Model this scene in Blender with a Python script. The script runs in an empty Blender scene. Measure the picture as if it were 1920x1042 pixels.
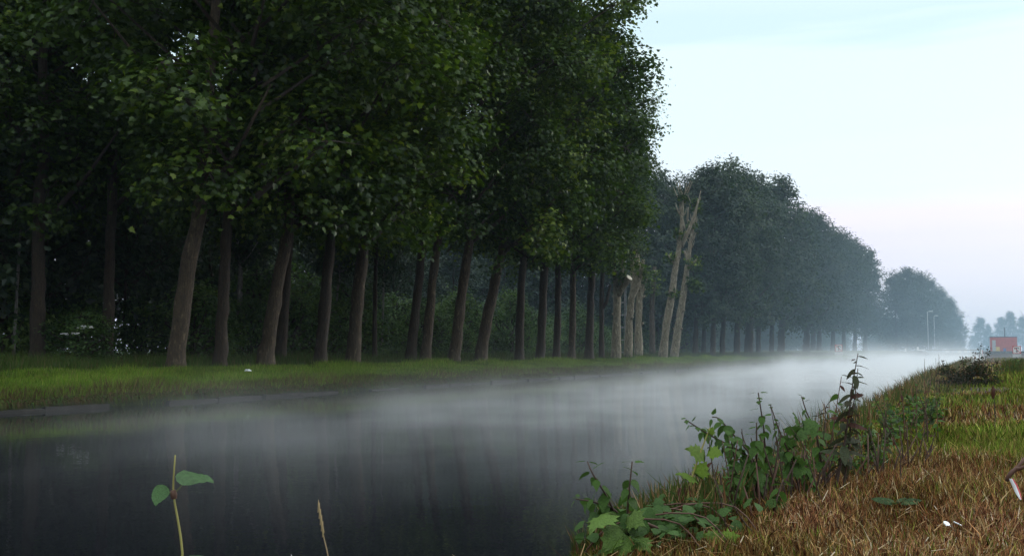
import bpy, math, random
import numpy as np
from mathutils import Vector, Matrix

R = math.radians
scene = bpy.context.scene
col = scene.collection

# ------------------------------------------------------------------ camera
F = 1867.0                    # focal length in photo pixels (1920 wide)
YAW, PITCH, EYE = 25.5, 4.2, 1.45
cam_d = bpy.data.cameras.new('camera')
cam = bpy.data.objects.new('camera', cam_d)
col.objects.link(cam)
cam.location = (0, 0, EYE)
cam.rotation_euler = (R(90 + PITCH), 0, R(YAW))
cam_d.sensor_width = 36
cam_d.lens = 36 * F / 1920
cam_d.clip_start = 0.05
cam_d.clip_end = 4000
scene.camera = cam

# ------------------------------------------------------------------ sky, sun, exposure
SUN_EL, SUN_ROT = 14, 30
world = bpy.data.worlds.new('World')
scene.world = world
world.use_nodes = True
nt = world.node_tree
nt.nodes.clear()
N = nt.nodes.new
L = nt.links.new
out = N('ShaderNodeOutputWorld')
bg = N('ShaderNodeBackground')
bg.inputs['Strength'].default_value = 0.10
sky = N('ShaderNodeTexSky')
sky.sky_type = 'NISHITA'
sky.sun_disc = False
sky.sun_elevation = R(SUN_EL)
sky.sun_rotation = R(SUN_ROT)
tc = N('ShaderNodeTexCoord')
sep = N('ShaderNodeSeparateXYZ')
L(tc.outputs['Generated'], sep.inputs[0])
mp = N('ShaderNodeMapping')
mp.inputs['Scale'].default_value = (2.2, 2.2, 24)
L(tc.outputs['Generated'], mp.inputs[0])
nz = N('ShaderNodeTexNoise')
nz.inputs['Scale'].default_value = 1.6
nz.inputs['Detail'].default_value = 4
L(mp.outputs[0], nz.inputs['Vector'])
# elevation (sin) gently warped by stretched noise -> layered thin stratus
ma = N('ShaderNodeMath'); ma.operation = 'MULTIPLY_ADD'
L(nz.outputs['Fac'], ma.inputs[0])
ma.inputs[1].default_value = 0.07
L(sep.outputs['Z'], ma.inputs[2])
ms = N('ShaderNodeMath'); ms.operation = 'SUBTRACT'
L(ma.outputs[0], ms.inputs[0]); ms.inputs[1].default_value = 0.035
cr = N('ShaderNodeValToRGB')
e = cr.color_ramp.elements
e[0].position = 0.0; e[0].color = (0.70, 0.74, 0.90, 1)
e[1].position = 1.0; e[1].color = (1.9, 2.02, 2.08, 1)
for p, c in ((0.06, (0.79, 0.80, 0.95)), (0.105, (0.84, 0.82, 0.96)), (0.125, (0.90, 0.85, 0.96)),
             (0.16, (0.83, 0.91, 1.0)), (0.22, (0.80, 0.97, 1.02)), (0.286, (0.79, 0.96, 1.0)),
             (0.302, (0.67, 0.87, 0.93)), (0.38, (0.80, 0.95, 1.0))):
    k = e.new(p); k.color = (*c, 1)
L(ms.outputs[0], cr.inputs[0])
sc = N('ShaderNodeVectorMath'); sc.operation = 'SCALE'
L(cr.outputs[0], sc.inputs[0]); sc.inputs['Scale'].default_value = 12.2
mx = N('ShaderNodeMix'); mx.data_type = 'RGBA'
mx.inputs[0].default_value = 0.85
L(sky.outputs[0], mx.inputs[6]); L(sc.outputs[0], mx.inputs[7])
L(mx.outputs[2], bg.inputs['Color'])
L(bg.outputs[0], out.inputs['Surface'])

sun_d = bpy.data.lights.new('sun', 'SUN')
sun_d.energy = 1.5
sun_d.angle = R(25)
sun_d.color = (1.0, 0.97, 0.93)
sun = bpy.data.objects.new('sun', sun_d)
col.objects.link(sun)
sv = Vector((math.sin(R(SUN_ROT)) * math.cos(R(SUN_EL)), math.cos(R(SUN_ROT)) * math.cos(R(SUN_EL)), math.sin(R(SUN_EL))))
sun.rotation_euler = sv.to_track_quat('Z', 'Y').to_euler()

vs = scene.view_settings
vs.view_transform = 'Standard'
vs.look = 'None'
vs.exposure = 0.0
vs.gamma = 1.0
vs.use_curve_mapping = False
cy = scene.cycles
cy.max_bounces = 8
cy.diffuse_bounces = 2
cy.glossy_bounces = 2
cy.transmission_bounces = 2
cy.volume_bounces = 6
cy.transparent_max_bounces = 6
cy.caustics_reflective = False
cy.caustics_refractive = False
cy.use_denoising = True
cy.volume_step_rate = 1.0
cy.volume_max_steps = 128

# ------------------------------------------------------------------ helpers
rng = np.random.default_rng(11)
random.seed(5)
sy, cyw = math.sin(R(YAW)), math.cos(R(YAW))

def bearing(px):
    """angle (radians) of a photo column, counted from +Y (the canal axis) towards -X"""
    return R(YAW) - math.atan((px - 960) / F)

def row(px, X):
    """the point of a photo column on the line of constant X (ground plan)"""
    return Vector((X, -X / math.tan(bearing(px)) if abs(bearing(px)) > 1e-6 else 0, 0))

def depth(v):
    return -v.x * sy + v.y * cyw

def at(px, py, d):
    """the point seen at a photo pixel at distance d along the view axis (level axis)"""
    s = (px - 960) / F * d
    return Vector((-sy * d + cyw * s, cyw * d + sy * s, EYE - (py - 658) / F * d))

def tag(o, label=None, cat=None, group=None, kind=None):
    if label: o['label'] = label
    if cat: o['category'] = cat
    if group: o['group'] = group
    if kind: o['kind'] = kind
    return o

def empty(name, loc, rz=0):
    o = bpy.data.objects.new(name, None)
    col.objects.link(o)
    o.location = loc
    o.rotation_euler = (0, 0, rz)
    o.empty_display_size = 0.1
    return o

def link(name, me, parent=None, loc=(0, 0, 0), rot=(0, 0, 0), scl=(1, 1, 1)):
    o = bpy.data.objects.new(name, me)
    col.objects.link(o)
    o.parent = parent
    o.location = loc
    o.rotation_euler = rot
    o.scale = scl
    return o

def mesh(name, V, T, mats, smooth=False, rnd=None, mi=None, colr=None):
    """triangle (or quad) mesh from arrays; rnd = per-face random value, colr = per-face colour"""
    V = np.asarray(V, dtype=np.float32).reshape(-1, 3)
    T = np.asarray(T, dtype=np.int32)
    me = bpy.data.meshes.new(name)
    k = T.shape[1]
    me.vertices.add(len(V)); me.vertices.foreach_set('co', V.ravel())
    me.loops.add(T.size); me.loops.foreach_set('vertex_index', T.ravel())
    me.polygons.add(len(T))
    me.polygons.foreach_set('loop_start', np.arange(0, T.size, k, dtype=np.int32))
    me.polygons.foreach_set('loop_total', np.full(len(T), k, dtype=np.int32))
    for m in (mats if isinstance(mats, (list, tuple)) else [mats]):
        me.materials.append(m)
    if mi is not None:
        me.polygons.foreach_set('material_index', np.asarray(mi, dtype=np.int32))
    me.polygons.foreach_set('use_smooth', np.full(len(T), smooth))
    if rnd is not None:
        a = me.attributes.new('rnd', 'FLOAT', 'FACE')
        a.data.foreach_set('value', np.asarray(rnd, dtype=np.float32))
    if colr is not None:
        a = me.attributes.new('tint', 'FLOAT_COLOR', 'FACE')
        c = np.ones((len(T), 4), dtype=np.float32); c[:, :3] = colr
        a.data.foreach_set('color', c.ravel())
    me.update()
    me.validate()
    return me

class MB:
    """collects quads/tris into one mesh"""
    def __init__(s): s.v = []; s.f = []; s.m = []
    def add(s, verts, faces, m=0):
        b = len(s.v)
        s.v += [tuple(q) for q in verts]
        for f in faces:
            s.f.append(tuple(b + i for i in f)); s.m.append(m)
        return s
    def box(s, c, h, m=0, rot=None, taper=1.0):
        c = Vector(c); vv = []
        for z in (-1, 1):
            t = taper if z > 0 else 1
            for x, y in ((-1, -1), (1, -1), (1, 1), (-1, 1)):
                p = Vector((x * h[0] * t, y * h[1] * t, z * h[2]))
                if rot: p = rot @ p
                vv.append(c + p)
        return s.add(vv, [(3, 2, 1, 0), (4, 5, 6, 7), (0, 1, 5, 4), (1, 2, 6, 5), (2, 3, 7, 6), (3, 0, 4, 7)], m)
    def tube(s, pts, rad, n=8, m=0, cap=True, wob=0, seed=0):
        rr = random.Random(seed)
        pts = [Vector(p) for p in pts]
        if len(rad) != len(pts):
            rad = np.interp(np.linspace(0, 1, len(pts)), np.linspace(0, 1, len(rad)), rad)
        vv = []
        t0 = (pts[1] - pts[0]).normalized()
        u = t0.orthogonal().normalized()
        for i, p in enumerate(pts):
            t = (pts[min(i + 1, len(pts) - 1)] - pts[max(i - 1, 0)]).normalized()
            u = (u - t * u.dot(t)).normalized()
            w = t.cross(u)
            for k in range(n):
                a = 2 * math.pi * k / n
                r = rad[i] * (1 + wob * (rr.random() - .5))
                vv.append(p + (u * math.cos(a) + w * math.sin(a)) * r)
        ff = []
        for i in range(len(pts) - 1):
            for k in range(n):
                k2 = (k + 1) % n
                ff.append((i * n + k, i * n + k2, (i + 1) * n + k2, (i + 1) * n + k))
        if cap:
            ff.append(tuple(range(n - 1, -1, -1)))
            ff.append(tuple((len(pts) - 1) * n + k for k in range(n)))
        return s.add(vv, ff, m)
    def mesh(s, name, mats, smooth=False):
        me = bpy.data.meshes.new(name)
        me.from_pydata(s.v, [], s.f)
        for m in (mats if isinstance(mats, (list, tuple)) else [mats]): me.materials.append(m)
        me.polygons.foreach_set('material_index', s.m)
        me.polygons.foreach_set('use_smooth', [smooth] * len(s.f))
        me.update()
        return me
    def build(s, name, mats, parent=None, loc=(0, 0, 0), rot=(0, 0, 0), smooth=False):
        return link(name, s.mesh(name, mats, smooth), parent, loc, rot)

def vnoise(x, y, seed=0):
    """cheap smooth 2-D value noise for numpy arrays, 0..1"""
    x = np.asarray(x, float); y = np.asarray(y, float)
    xi = np.floor(x).astype(int); yi = np.floor(y).astype(int)
    fx = x - xi; fy = y - yi
    fx = fx * fx * (3 - 2 * fx); fy = fy * fy * (3 - 2 * fy)
    def h(a, b):
        n = (a * 374761393 + b * 668265263 + seed * 362437) & 0x7fffffff
        n = (n ^ (n >> 13)) * 1274126177 & 0x7fffffff
        return ((n ^ (n >> 16)) & 0xffff) / 65535.0
    return (h(xi, yi) * (1 - fx) + h(xi + 1, yi) * fx) * (1 - fy) + (h(xi, yi + 1) * (1 - fx) + h(xi + 1, yi + 1) * fx) * fy

# ------------------------------------------------------------------ materials
def mat(name, build):
    m = bpy.data.materials.new(name)
    m.use_nodes = True
    t = m.node_tree
    t.nodes.clear()
    o = t.nodes.new('ShaderNodeOutputMaterial')
    s = build(t, t.nodes.new, t.links.new)
    if s is not None: t.links.new(s, o.inputs['Surface'])
    return m

def ramp(n, stops):
    c = n('ShaderNodeValToRGB')
    el = c.color_ramp.elements
    el[0].position = stops[0][0]; el[0].color = (*stops[0][1], 1)
    el[1].position = stops[-1][0]; el[1].color = (*stops[-1][1], 1)
    for p, q in stops[1:-1]:
        k = el.new(p); k.color = (*q, 1)
    return c

def leaf_mat(name, stops, gloss=0.06, trans=0.35, attr='rnd', objvar=0.25, rough=0.4):
    def b(t, n, l):
        a = n('ShaderNodeAttribute'); a.attribute_name = attr
        oi = n('ShaderNodeObjectInfo')
        m1 = n('ShaderNodeMath'); m1.operation = 'MULTIPLY_ADD'
        l(oi.outputs['Random'], m1.inputs[0]); m1.inputs[1].default_value = objvar
        l(a.outputs['Fac'], m1.inputs[2])
        m2 = n('ShaderNodeMath'); m2.operation = 'SUBTRACT'
        l(m1.outputs[0], m2.inputs[0]); m2.inputs[1].default_value = objvar / 2
        c = ramp(n, stops); l(m2.outputs[0], c.inputs[0])
        d = n('ShaderNodeBsdfDiffuse'); l(c.outputs[0], d.inputs[0])
        tr = n('ShaderNodeBsdfTranslucent')
        hs = n('ShaderNodeMix'); hs.data_type = 'RGBA'; hs.blend_type = 'MULTIPLY'; hs.inputs[0].default_value = 1
        l(c.outputs[0], hs.inputs[6]); hs.inputs[7].default_value = (1.25, 1.25, .5, 1)
        l(hs.outputs[2], tr.inputs[0])
        x = n('ShaderNodeMixShader'); x.inputs[0].default_value = trans
        l(d.outputs[0], x.inputs[1]); l(tr.outputs[0], x.inputs[2])
        g = n('ShaderNodeBsdfGlossy'); g.inputs['Roughness'].default_value = rough; g.inputs[0].default_value = (1, 1, 1, 1)
        y = n('ShaderNodeMixShader'); y.inputs[0].default_value = gloss
        l(x.outputs[0], y.inputs[1]); l(g.outputs[0], y.inputs[2])
        return y.outputs[0]
    return mat(name, b)

def tint_mat(name, trans=0.25):
    def b(t, n, l):
        a = n('ShaderNodeAttribute'); a.attribute_name = 'tint'
        d = n('ShaderNodeBsdfDiffuse'); l(a.outputs['Color'], d.inputs[0])
        tr = n('ShaderNodeBsdfTranslucent'); l(a.outputs['Color'], tr.inputs[0])
        x = n('ShaderNodeMixShader'); x.inputs[0].default_value = trans
        l(d.outputs[0], x.inputs[1]); l(tr.outputs[0], x.inputs[2])
        return x.outputs[0]
    return mat(name, b)

def noise_mat(name, stops, scale=4, rough=0.85, bump=0.3, detail=5, stretch=(1, 1, 1), coord='Object', dist=0.02, metal=0):
    def b(t, n, l):
        tcn = n('ShaderNodeTexCoord')
        mpn = n('ShaderNodeMapping'); mpn.inputs['Scale'].default_value = stretch
        l(tcn.outputs[coord], mpn.inputs[0])
        x = n('ShaderNodeTexNoise'); x.inputs['Scale'].default_value = scale; x.inputs['Detail'].default_value = detail
        l(mpn.outputs[0], x.inputs['Vector'])
        c = ramp(n, stops); l(x.outputs['Fac'], c.inputs[0])
        p = n('ShaderNodeBsdfPrincipled'); p.inputs['Roughness'].default_value = rough
        p.inputs['Metallic'].default_value = metal
        l(c.outputs[0], p.inputs['Base Color'])
        if bump:
            bp = n('ShaderNodeBump'); bp.inputs['Strength'].default_value = bump; bp.inputs['Distance'].default_value = dist
            l(x.outputs['Fac'], bp.inputs['Height']); l(bp.outputs[0], p.inputs['Normal'])
        return p.outputs[0]
    return mat(name, b)

def bark_mat(name, dark, mid, pale, patch=0.5):
    """flaking plane bark: mottled patches over fine vertical relief"""
    def b(t, n, l):
        tcn = n('ShaderNodeTexCoord')
        mpn = n('ShaderNodeMapping'); mpn.inputs['Scale'].default_value = (1, 1, .45)
        l(tcn.outputs['Object'], mpn.inputs[0])
        x = n('ShaderNodeTexNoise'); x.inputs['Scale'].default_value = 5.5; x.inputs['Detail'].default_value = 5; x.inputs['Roughness'].default_value = .65
        l(mpn.outputs[0], x.inputs['Vector'])
        c = ramp(n, ((.30, dark), (.46, mid), (.52 + .1 * (1 - patch), mid), (.60 + .1 * (1 - patch), pale), (1, pale)))
        l(x.outputs['Fac'], c.inputs[0])
        mp2 = n('ShaderNodeMapping'); mp2.inputs['Scale'].default_value = (1, 1, .22); l(tcn.outputs['Object'], mp2.inputs[0])
        x2 = n('ShaderNodeTexNoise'); x2.inputs['Scale'].default_value = 16; x2.inputs['Detail'].default_value = 6; x2.inputs['Roughness'].default_value = .7
        l(mp2.outputs[0], x2.inputs['Vector'])
        mm = n('ShaderNodeMix'); mm.data_type = 'RGBA'; mm.blend_type = 'MULTIPLY'; mm.inputs[0].default_value = .6
        l(c.outputs[0], mm.inputs[6])
        c2 = ramp(n, ((.38, (.18, .17, .15)), (.60, (1.2, 1.17, 1.08)))); l(x2.outputs['Fac'], c2.inputs[0]); l(c2.outputs[0], mm.inputs[7])
        p = n('ShaderNodeBsdfPrincipled'); p.inputs['Roughness'].default_value = .9
        l(mm.outputs[2], p.inputs['Base Color'])
        bp = n('ShaderNodeBump'); bp.inputs['Strength'].default_value = 1.0; bp.inputs['Distance'].default_value = .08
        l(x2.outputs['Fac'], bp.inputs['Height']); l(bp.outputs[0], p.inputs['Normal'])
        return p.outputs[0]
    return mat(name, b)

M = {}
M['leaf'] = leaf_mat('plane_leaf', ((0, (.010, .024, .004)), (.45, (.024, .052, .006)), (.8, (.055, .100, .010)), (1, (.14, .19, .022))), gloss=.022)
M['leaf_far'] = leaf_mat('oak_leaf', ((0, (.007, .019, .011)), (.5, (.017, .038, .018)), (1, (.045, .075, .028))), gloss=.03)
M['shrub'] = leaf_mat('shrub_leaf', ((0, (.018, .040, .014)), (.5, (.048, .10, .028)), (1, (.11, .17, .04))), gloss=.02)
M['darkbush'] = leaf_mat('bramble_leaf', ((0, (.008, .014, .006)), (.5, (.016, .028, .010)), (.85, (.035, .03, .014)), (1, (.09, .05, .035))), gloss=.015)
M['bark'] = bark_mat('plane_bark', (.022, .014, .009), (.055, .038, .023), (.13, .10, .062))
M['bark_dark'] = bark_mat('dark_bark', (.014, .009, .006), (.032, .021, .013), (.065, .047, .030), .3)
M['bark_pale'] = bark_mat('pale_bark', (.07, .058, .04), (.22, .19, .135), (.38, .34, .26))
M['bark_birch'] = bark_mat('birch_bark', (.06, .055, .05), (.20, .19, .17), (.36, .34, .31))
M['cutwood'] = noise_mat('cut_wood', ((.3, (.55, .48, .36)), (.7, (.72, .66, .54))), scale=14)
M['concrete'] = noise_mat('concrete', ((.25, (.10, .10, .095)), (.55, (.19, .185, .175)), (.8, (.28, .275, .26))), scale=3.5, bump=.35, coord='Object')
M['edging'] = noise_mat('wet_concrete', ((.25, (.005, .005, .005)), (.58, (.011, .010, .009)), (.80, (.045, .042, .038))), scale=1.7, bump=.4)
M['blade'] = tint_mat('grass_blade')
def _m_simple(name, c, rough=.5, metal=0, var=.15):
    return noise_mat(name, ((.3, tuple(q * (1 - var) for q in c)), (.7, c)), scale=9, rough=rough, bump=.05, metal=metal)
M['white'] = _m_simple('white_paint', (.78, .78, .76))
M['black'] = _m_simple('black_paint', (.02, .02, .022))
M['red'] = _m_simple('red_paint', (.55, .03, .03))
M['steel'] = _m_simple('galvanised_steel', (.42, .44, .45), .45, .6)
M['dark_steel'] = _m_simple('tarred_steel', (.035, .038, .042), .6)
M['hut_red'] = noise_mat('red_sheet', ((.3, (.46, .06, .03)), (.7, (.60, .095, .045))), scale=2.5, rough=.6, bump=.05)
M['hut_yellow'] = _m_simple('yellow_board', (.72, .50, .10))
M['hut_blue'] = _m_simple('blue_board', (.10, .14, .38))
M['hut_grey'] = _m_simple('grey_board', (.48, .47, .46))
M['plastic'] = _m_simple('white_plastic', (.88, .90, .92), .3)
M['lamp_glass'] = _m_simple('lamp_glass', (.80, .84, .86), .2)

def ground_b(t, n, l):
    g = n('ShaderNodeNewGeometry')
    s = n('ShaderNodeSeparateXYZ'); l(g.outputs['Position'], s.inputs[0])
    x = n('ShaderNodeTexNoise'); x.inputs['Scale'].default_value = 1.2; x.inputs['Detail'].default_value = 8
    l(g.outputs['Position'], x.inputs['Vector'])
    soil = ramp(n, ((.3, (.022, .014, .008)), (.5, (.045, .026, .014)), (.7, (.075, .045, .022))))
    l(x.outputs['Fac'], soil.inputs[0])
    x2 = n('ShaderNodeTexNoise'); x2.inputs['Scale'].default_value = 2.5; x2.inputs['Detail'].default_value = 8
    l(g.outputs['Position'], x2.inputs['Vector'])
    turf = ramp(n, ((.3, (.020, .032, .010)), (.55, (.040, .062, .014)), (.75, (.06, .075, .022))))
    l(x2.outputs['Fac'], turf.inputs[0])
    f = n('ShaderNodeMapRange'); f.inputs['From Min'].default_value = -15; f.inputs['From Max'].default_value = -10
    l(s.outputs['X'], f.inputs['Value'])
    m = n('ShaderNodeMix'); m.data_type = 'RGBA'
    l(f.outputs[0], m.inputs[0]); l(turf.outputs[0], m.inputs[6]); l(soil.outputs[0], m.inputs[7])
    p = n('ShaderNodeBsdfPrincipled'); p.inputs['Roughness'].default_value = .95
    l(m.outputs[2], p.inputs['Base Color'])
    bp = n('ShaderNodeBump'); bp.inputs['Strength'].default_value = .6; bp.inputs['Distance'].default_value = .05
    l(x2.outputs['Fac'], bp.inputs['Height']); l(bp.outputs[0], p.inputs['Normal'])
    return p.outputs[0]
M['ground'] = mat('bank_soil', ground_b)

def water_b(t, n, l):
    g = n('ShaderNodeNewGeometry')
    p = n('ShaderNodeBsdfPrincipled')
    p.inputs['Base Color'].default_value = (.006, .007, .009, 1)
    p.inputs['Roughness'].default_value = .015
    p.inputs['IOR'].default_value = 1.33
    x = n('ShaderNodeTexNoise'); x.inputs['Scale'].default_value = 1.3; x.inputs['Detail'].default_value = 3
    l(g.outputs['Position'], x.inputs['Vector'])
    x2 = n('ShaderNodeTexNoise'); x2.inputs['Scale'].default_value = 9; x2.inputs['Detail'].default_value = 2
    l(g.outputs['Position'], x2.inputs['Vector'])
    b1 = n('ShaderNodeBump'); b1.inputs['Strength'].default_value = .05; b1.inputs['Distance'].default_value = .05
    l(x.outputs['Fac'], b1.inputs['Height'])
    b2 = n('ShaderNodeBump'); b2.inputs['Strength'].default_value = .10; b2.inputs['Distance'].default_value = .008
    l(x2.outputs['Fac'], b2.inputs['Height']); l(b1.outputs[0], b2.inputs['Normal'])
    l(b2.outputs[0], p.inputs['Normal'])
    return p.outputs[0]
M['water'] = mat('canal_water', water_b)

# ------------------------------------------------------------------ ground and water
WL, WR = -20.7, -2.35                      # water edges
def left_edge(y):
    return np.interp(y, [-1000, 100, 116, 158, 166, 1000], [WL, WL, -13.6, -10.2, -9.2, -9.2])
def right_edge(y):
    return np.interp(y, [-1000, 120, 158, 1000], [WR, WR, -1.0, -1.0])
def ground_z(x, y):
    x = np.asarray(x, float); y = np.asarray(y, float)
    le, re = left_edge(y), right_edge(y)
    dl = le - x                             # >0 on the left bank
    zl = np.interp(dl, [0, .14, .5, 2.5, 4.6, 9, 20], [-1.2, .20, .33, .66, .86, .95, 1.0])
    dr = x - re
    zr = np.interp(dr, [0, .15, .55, .95, 2.2, 6, 14], [-1.2, -.05, .42, .60, .65, .70, .85])
    z = np.where(dl > 0, zl, np.where(dr > 0, zr, -1.2))
    land = (dl > .5) | (dr > .5)
    z = z + np.where(land, (vnoise(x * .55, y * .55, 3) - .5) * .10 + (vnoise(x * 2, y * 2, 4) - .5) * .035, 0)
    lock = (y > 163) & land
    return np.where(lock, z + np.clip((y - 163) / 4, 0, 1) * .55, z)
def gz(x, y): return float(ground_z(np.array([x]), np.array([y]))[0])

xs = np.unique(np.concatenate([np.linspace(-900, -60, 16), np.linspace(-60, -26, 18), np.linspace(-26, -20, 31), np.linspace(-20.7, -20.5, 3),
                               np.linspace(-20, -8, 25), np.linspace(-8, -3, 6), np.linspace(-2.6, 2, 47), np.linspace(2, 10, 33), np.linspace(10, 60, 20), np.linspace(60, 900, 14)]))
ys = np.unique(np.concatenate([np.linspace(-900, -40, 14), np.linspace(-40, 0, 21), np.linspace(0, 20, 61), np.linspace(20, 60, 61), np.linspace(60, 180, 100), np.linspace(180, 300, 25), np.linspace(300, 900, 14)]))
GX, GY = np.meshgrid(xs, ys, indexing='ij')
GZ = ground_z(GX.ravel(), GY.ravel())
ni, nj = len(xs), len(ys)
ii, jj = np.meshgrid(np.arange(ni - 1), np.arange(nj - 1), indexing='ij')
q = (ii * nj + jj).ravel()
ground = link('ground', mesh('ground', np.stack([GX.ravel(), GY.ravel(), GZ], 1), np.stack([q, q + nj, q + nj + 1, q + 1], 1), M['ground'], smooth=True))
tag(ground, 'grassy canal banks and flat land behind them', 'ground', kind='structure')
wm = MB(); wm.add([(-23, -400, 0), (-1, -400, 0), (-1, 172, 0), (-23, 172, 0)], [(0, 1, 2, 3)])
water = wm.build('water', M['water'])
tag(water, 'still dark canal water mirroring the trees', 'water', kind='structure')

# ------------------------------------------------------------------ tree builders
def leaf_template(kind):
    if kind == 'plane':      # five pointed lobes, slightly folded
        o = [(0, 0), (.10, .30), (.02, .48), (.32, .34), (.46, .52), (.55, .24), (1, 0), (.55, -.24), (.46, -.52), (.32, -.34), (.02, -.48), (.10, -.30)]
        V = [(u, v, -.22 * abs(v)) for u, v in o] + [(.30, 0, .0)]
        T = [(12, i, (i + 1) % 12) for i in range(12)]
    else:                    # simple folded ovate leaf
        V = [(0, 0, 0), (.45, .34, -.10), (1, 0, 0), (.45, -.34, -.10)]
        T = [(0, 2, 1), (0, 3, 2)]
    return np.array(V, float), np.array(T, int)

def scatter_leaves(P, Nrm, size, kind, r):
    """one leaf per point, plane normal near Nrm, tips hanging"""
    TV, TT = leaf_template(kind)
    n = len(P)
    Nrm = Nrm / np.linalg.norm(Nrm, axis=1, keepdims=True)
    tip = r.normal(size=(n, 3)); tip[:, 2] -= .7
    tip -= Nrm * (tip * Nrm).sum(1, keepdims=True)
    tip /= np.linalg.norm(tip, axis=1, keepdims=True)
    side = np.cross(Nrm, tip)
    s = size * r.uniform(.65, 1.25, n)
    V = P[:, None] + s[:, None, None] * (TV[None, :, 0:1] * tip[:, None] + TV[None, :, 1:2] * side[:, None] + TV[None, :, 2:3] * Nrm[:, None])
    T = TT[None] + (np.arange(n) * len(TV))[:, None, None]
    return V.reshape(-1, 3), T.reshape(-1, 3), np.repeat(r.random(n), len(TT))

def twigs(A, B, ra, rb):
    """three-sided tapering sticks from A to B"""
    n = len(A)
    d = B - A; d /= np.linalg.norm(d, axis=1, keepdims=True) + 1e-9
    u = np.cross(d, np.array([.3, .5, .81])); u /= np.linalg.norm(u, axis=1, keepdims=True) + 1e-9
    w = np.cross(d, u)
    V = np.zeros((n, 6, 3))
    for k in range(3):
        a = 2 * math.pi * k / 3
        o = u * math.cos(a) + w * math.sin(a)
        V[:, k] = A + o * ra; V[:, 3 + k] = B + o * rb
    T = []
    for k in range(3):
        k2 = (k + 1) % 3
        T += [(k, k2, 3 + k2), (k, 3 + k2, 3 + k)]
    T = np.array(T)[None] + (np.arange(n) * 6)[:, None, None]
    return V.reshape(-1, 3), T.reshape(-1, 3)

def make_crown(name, seed, H, Rr, nb, nc, nl, size, kind, lmat, prof, bough=(1.5, 2.3), cl=.42, bark='bark_dark'):
    r = np.random.default_rng(seed)
    pt = np.array(prof)
    B = []
    for i in range(nb):
        t = (i + r.random()) / nb
        rb = r.uniform(*bough) * (1 - .25 * t)
        rr = np.interp(t, pt[:, 0], pt[:, 1]) * Rr
        a = i * 2.39996 + r.normal() * .35
        f = max(0, rr - rb * .75) * np.sqrt(r.uniform(.25, 1.12))
        B.append((f * math.cos(a), f * math.sin(a), t * H, rb))
    B = np.array(B)
    bi = np.repeat(np.arange(nb), nc)
    d = r.normal(size=(nb * nc, 3)); d /= np.linalg.norm(d, axis=1, keepdims=True)
    d[:, 2] *= .85
    C = B[bi, :3] + d * (B[bi, 3] * r.uniform(.45, 1.10, nb * nc))[:, None]
    ci = np.repeat(np.arange(len(C)), nl)
    P = C[ci] + r.normal(size=(len(ci), 3)) * cl * np.array([1, 1, .75])
    outw = P - B[bi[ci], :3]
    outw /= np.linalg.norm(outw, axis=1, keepdims=True) + 1e-6
    Nn = outw * .7 + np.array([0, 0, .75]) + r.normal(size=P.shape) * .5
    V, T, rd = scatter_leaves(P, Nn, size, kind, r)
    # random tone per leaf mixed with a random colour drift per bough
    rd = np.clip(rd * .7 + .3 * r.random(nb)[np.repeat(bi[ci], len(T) // len(P))], 0, 1)
    ax = np.stack([B[:, 0] * .12, B[:, 1] * .12, np.maximum(B[:, 2] - np.hypot(B[:, 0], B[:, 1]) * .7, -1)], 1)
    v1, t1 = twigs(ax, B[:, :3], .07, .03)
    v2, t2 = twigs(B[bi, :3], C, .025, .008)
    VV = np.concatenate([V, v1, v2]); o1 = len(V); o2 = o1 + len(v1)
    TT = np.concatenate([T, t1 + o1, t2 + o2])
    mi = np.concatenate([np.zeros(len(T)), np.ones(len(t1) + len(t2))])
    return mesh(name, VV, TT, [lmat, M[bark]], rnd=np.concatenate([rd, np.zeros(len(t1) + len(t2))]), mi=mi)

PROF = ((0, .50), (.10, .85), (.25, 1.0), (.6, .95), (.82, .72), (1, .25))
PROFB = ((0, .55), (.12, .95), (.35, 1.0), (.65, .85), (.85, .6), (1, .2))
near_crowns = [make_crown('plane_crown', 20 + i, 20, 5.3, 54, 9, 68, .205, 'plane', M['leaf'], PROF) for i in range(3)]
mid_crowns = [make_crown('oak_crown', 40 + i, 16, 5.2, 38, 12, 30, .36, 'ovate', M['leaf_far'], PROFB, bough=(1.8, 2.9), cl=.42) for i in range(3)]
wood_crowns = [make_crown('wood_crown', 60 + i, 15, 4.2, 40, 7, 22, .42, 'ovate', M['leaf_far'], PROFB, cl=.5) for i in range(2)]
shrub_crowns = [make_crown('shrub_crown', 80 + i, 3.0, 1.9, 22, 6, 26, .17, 'ovate', M['shrub'], ((0, .8), (.4, 1), (.8, .7), (1, .35)), bough=(.5, .9), cl=.24) for i in range(3)]

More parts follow.
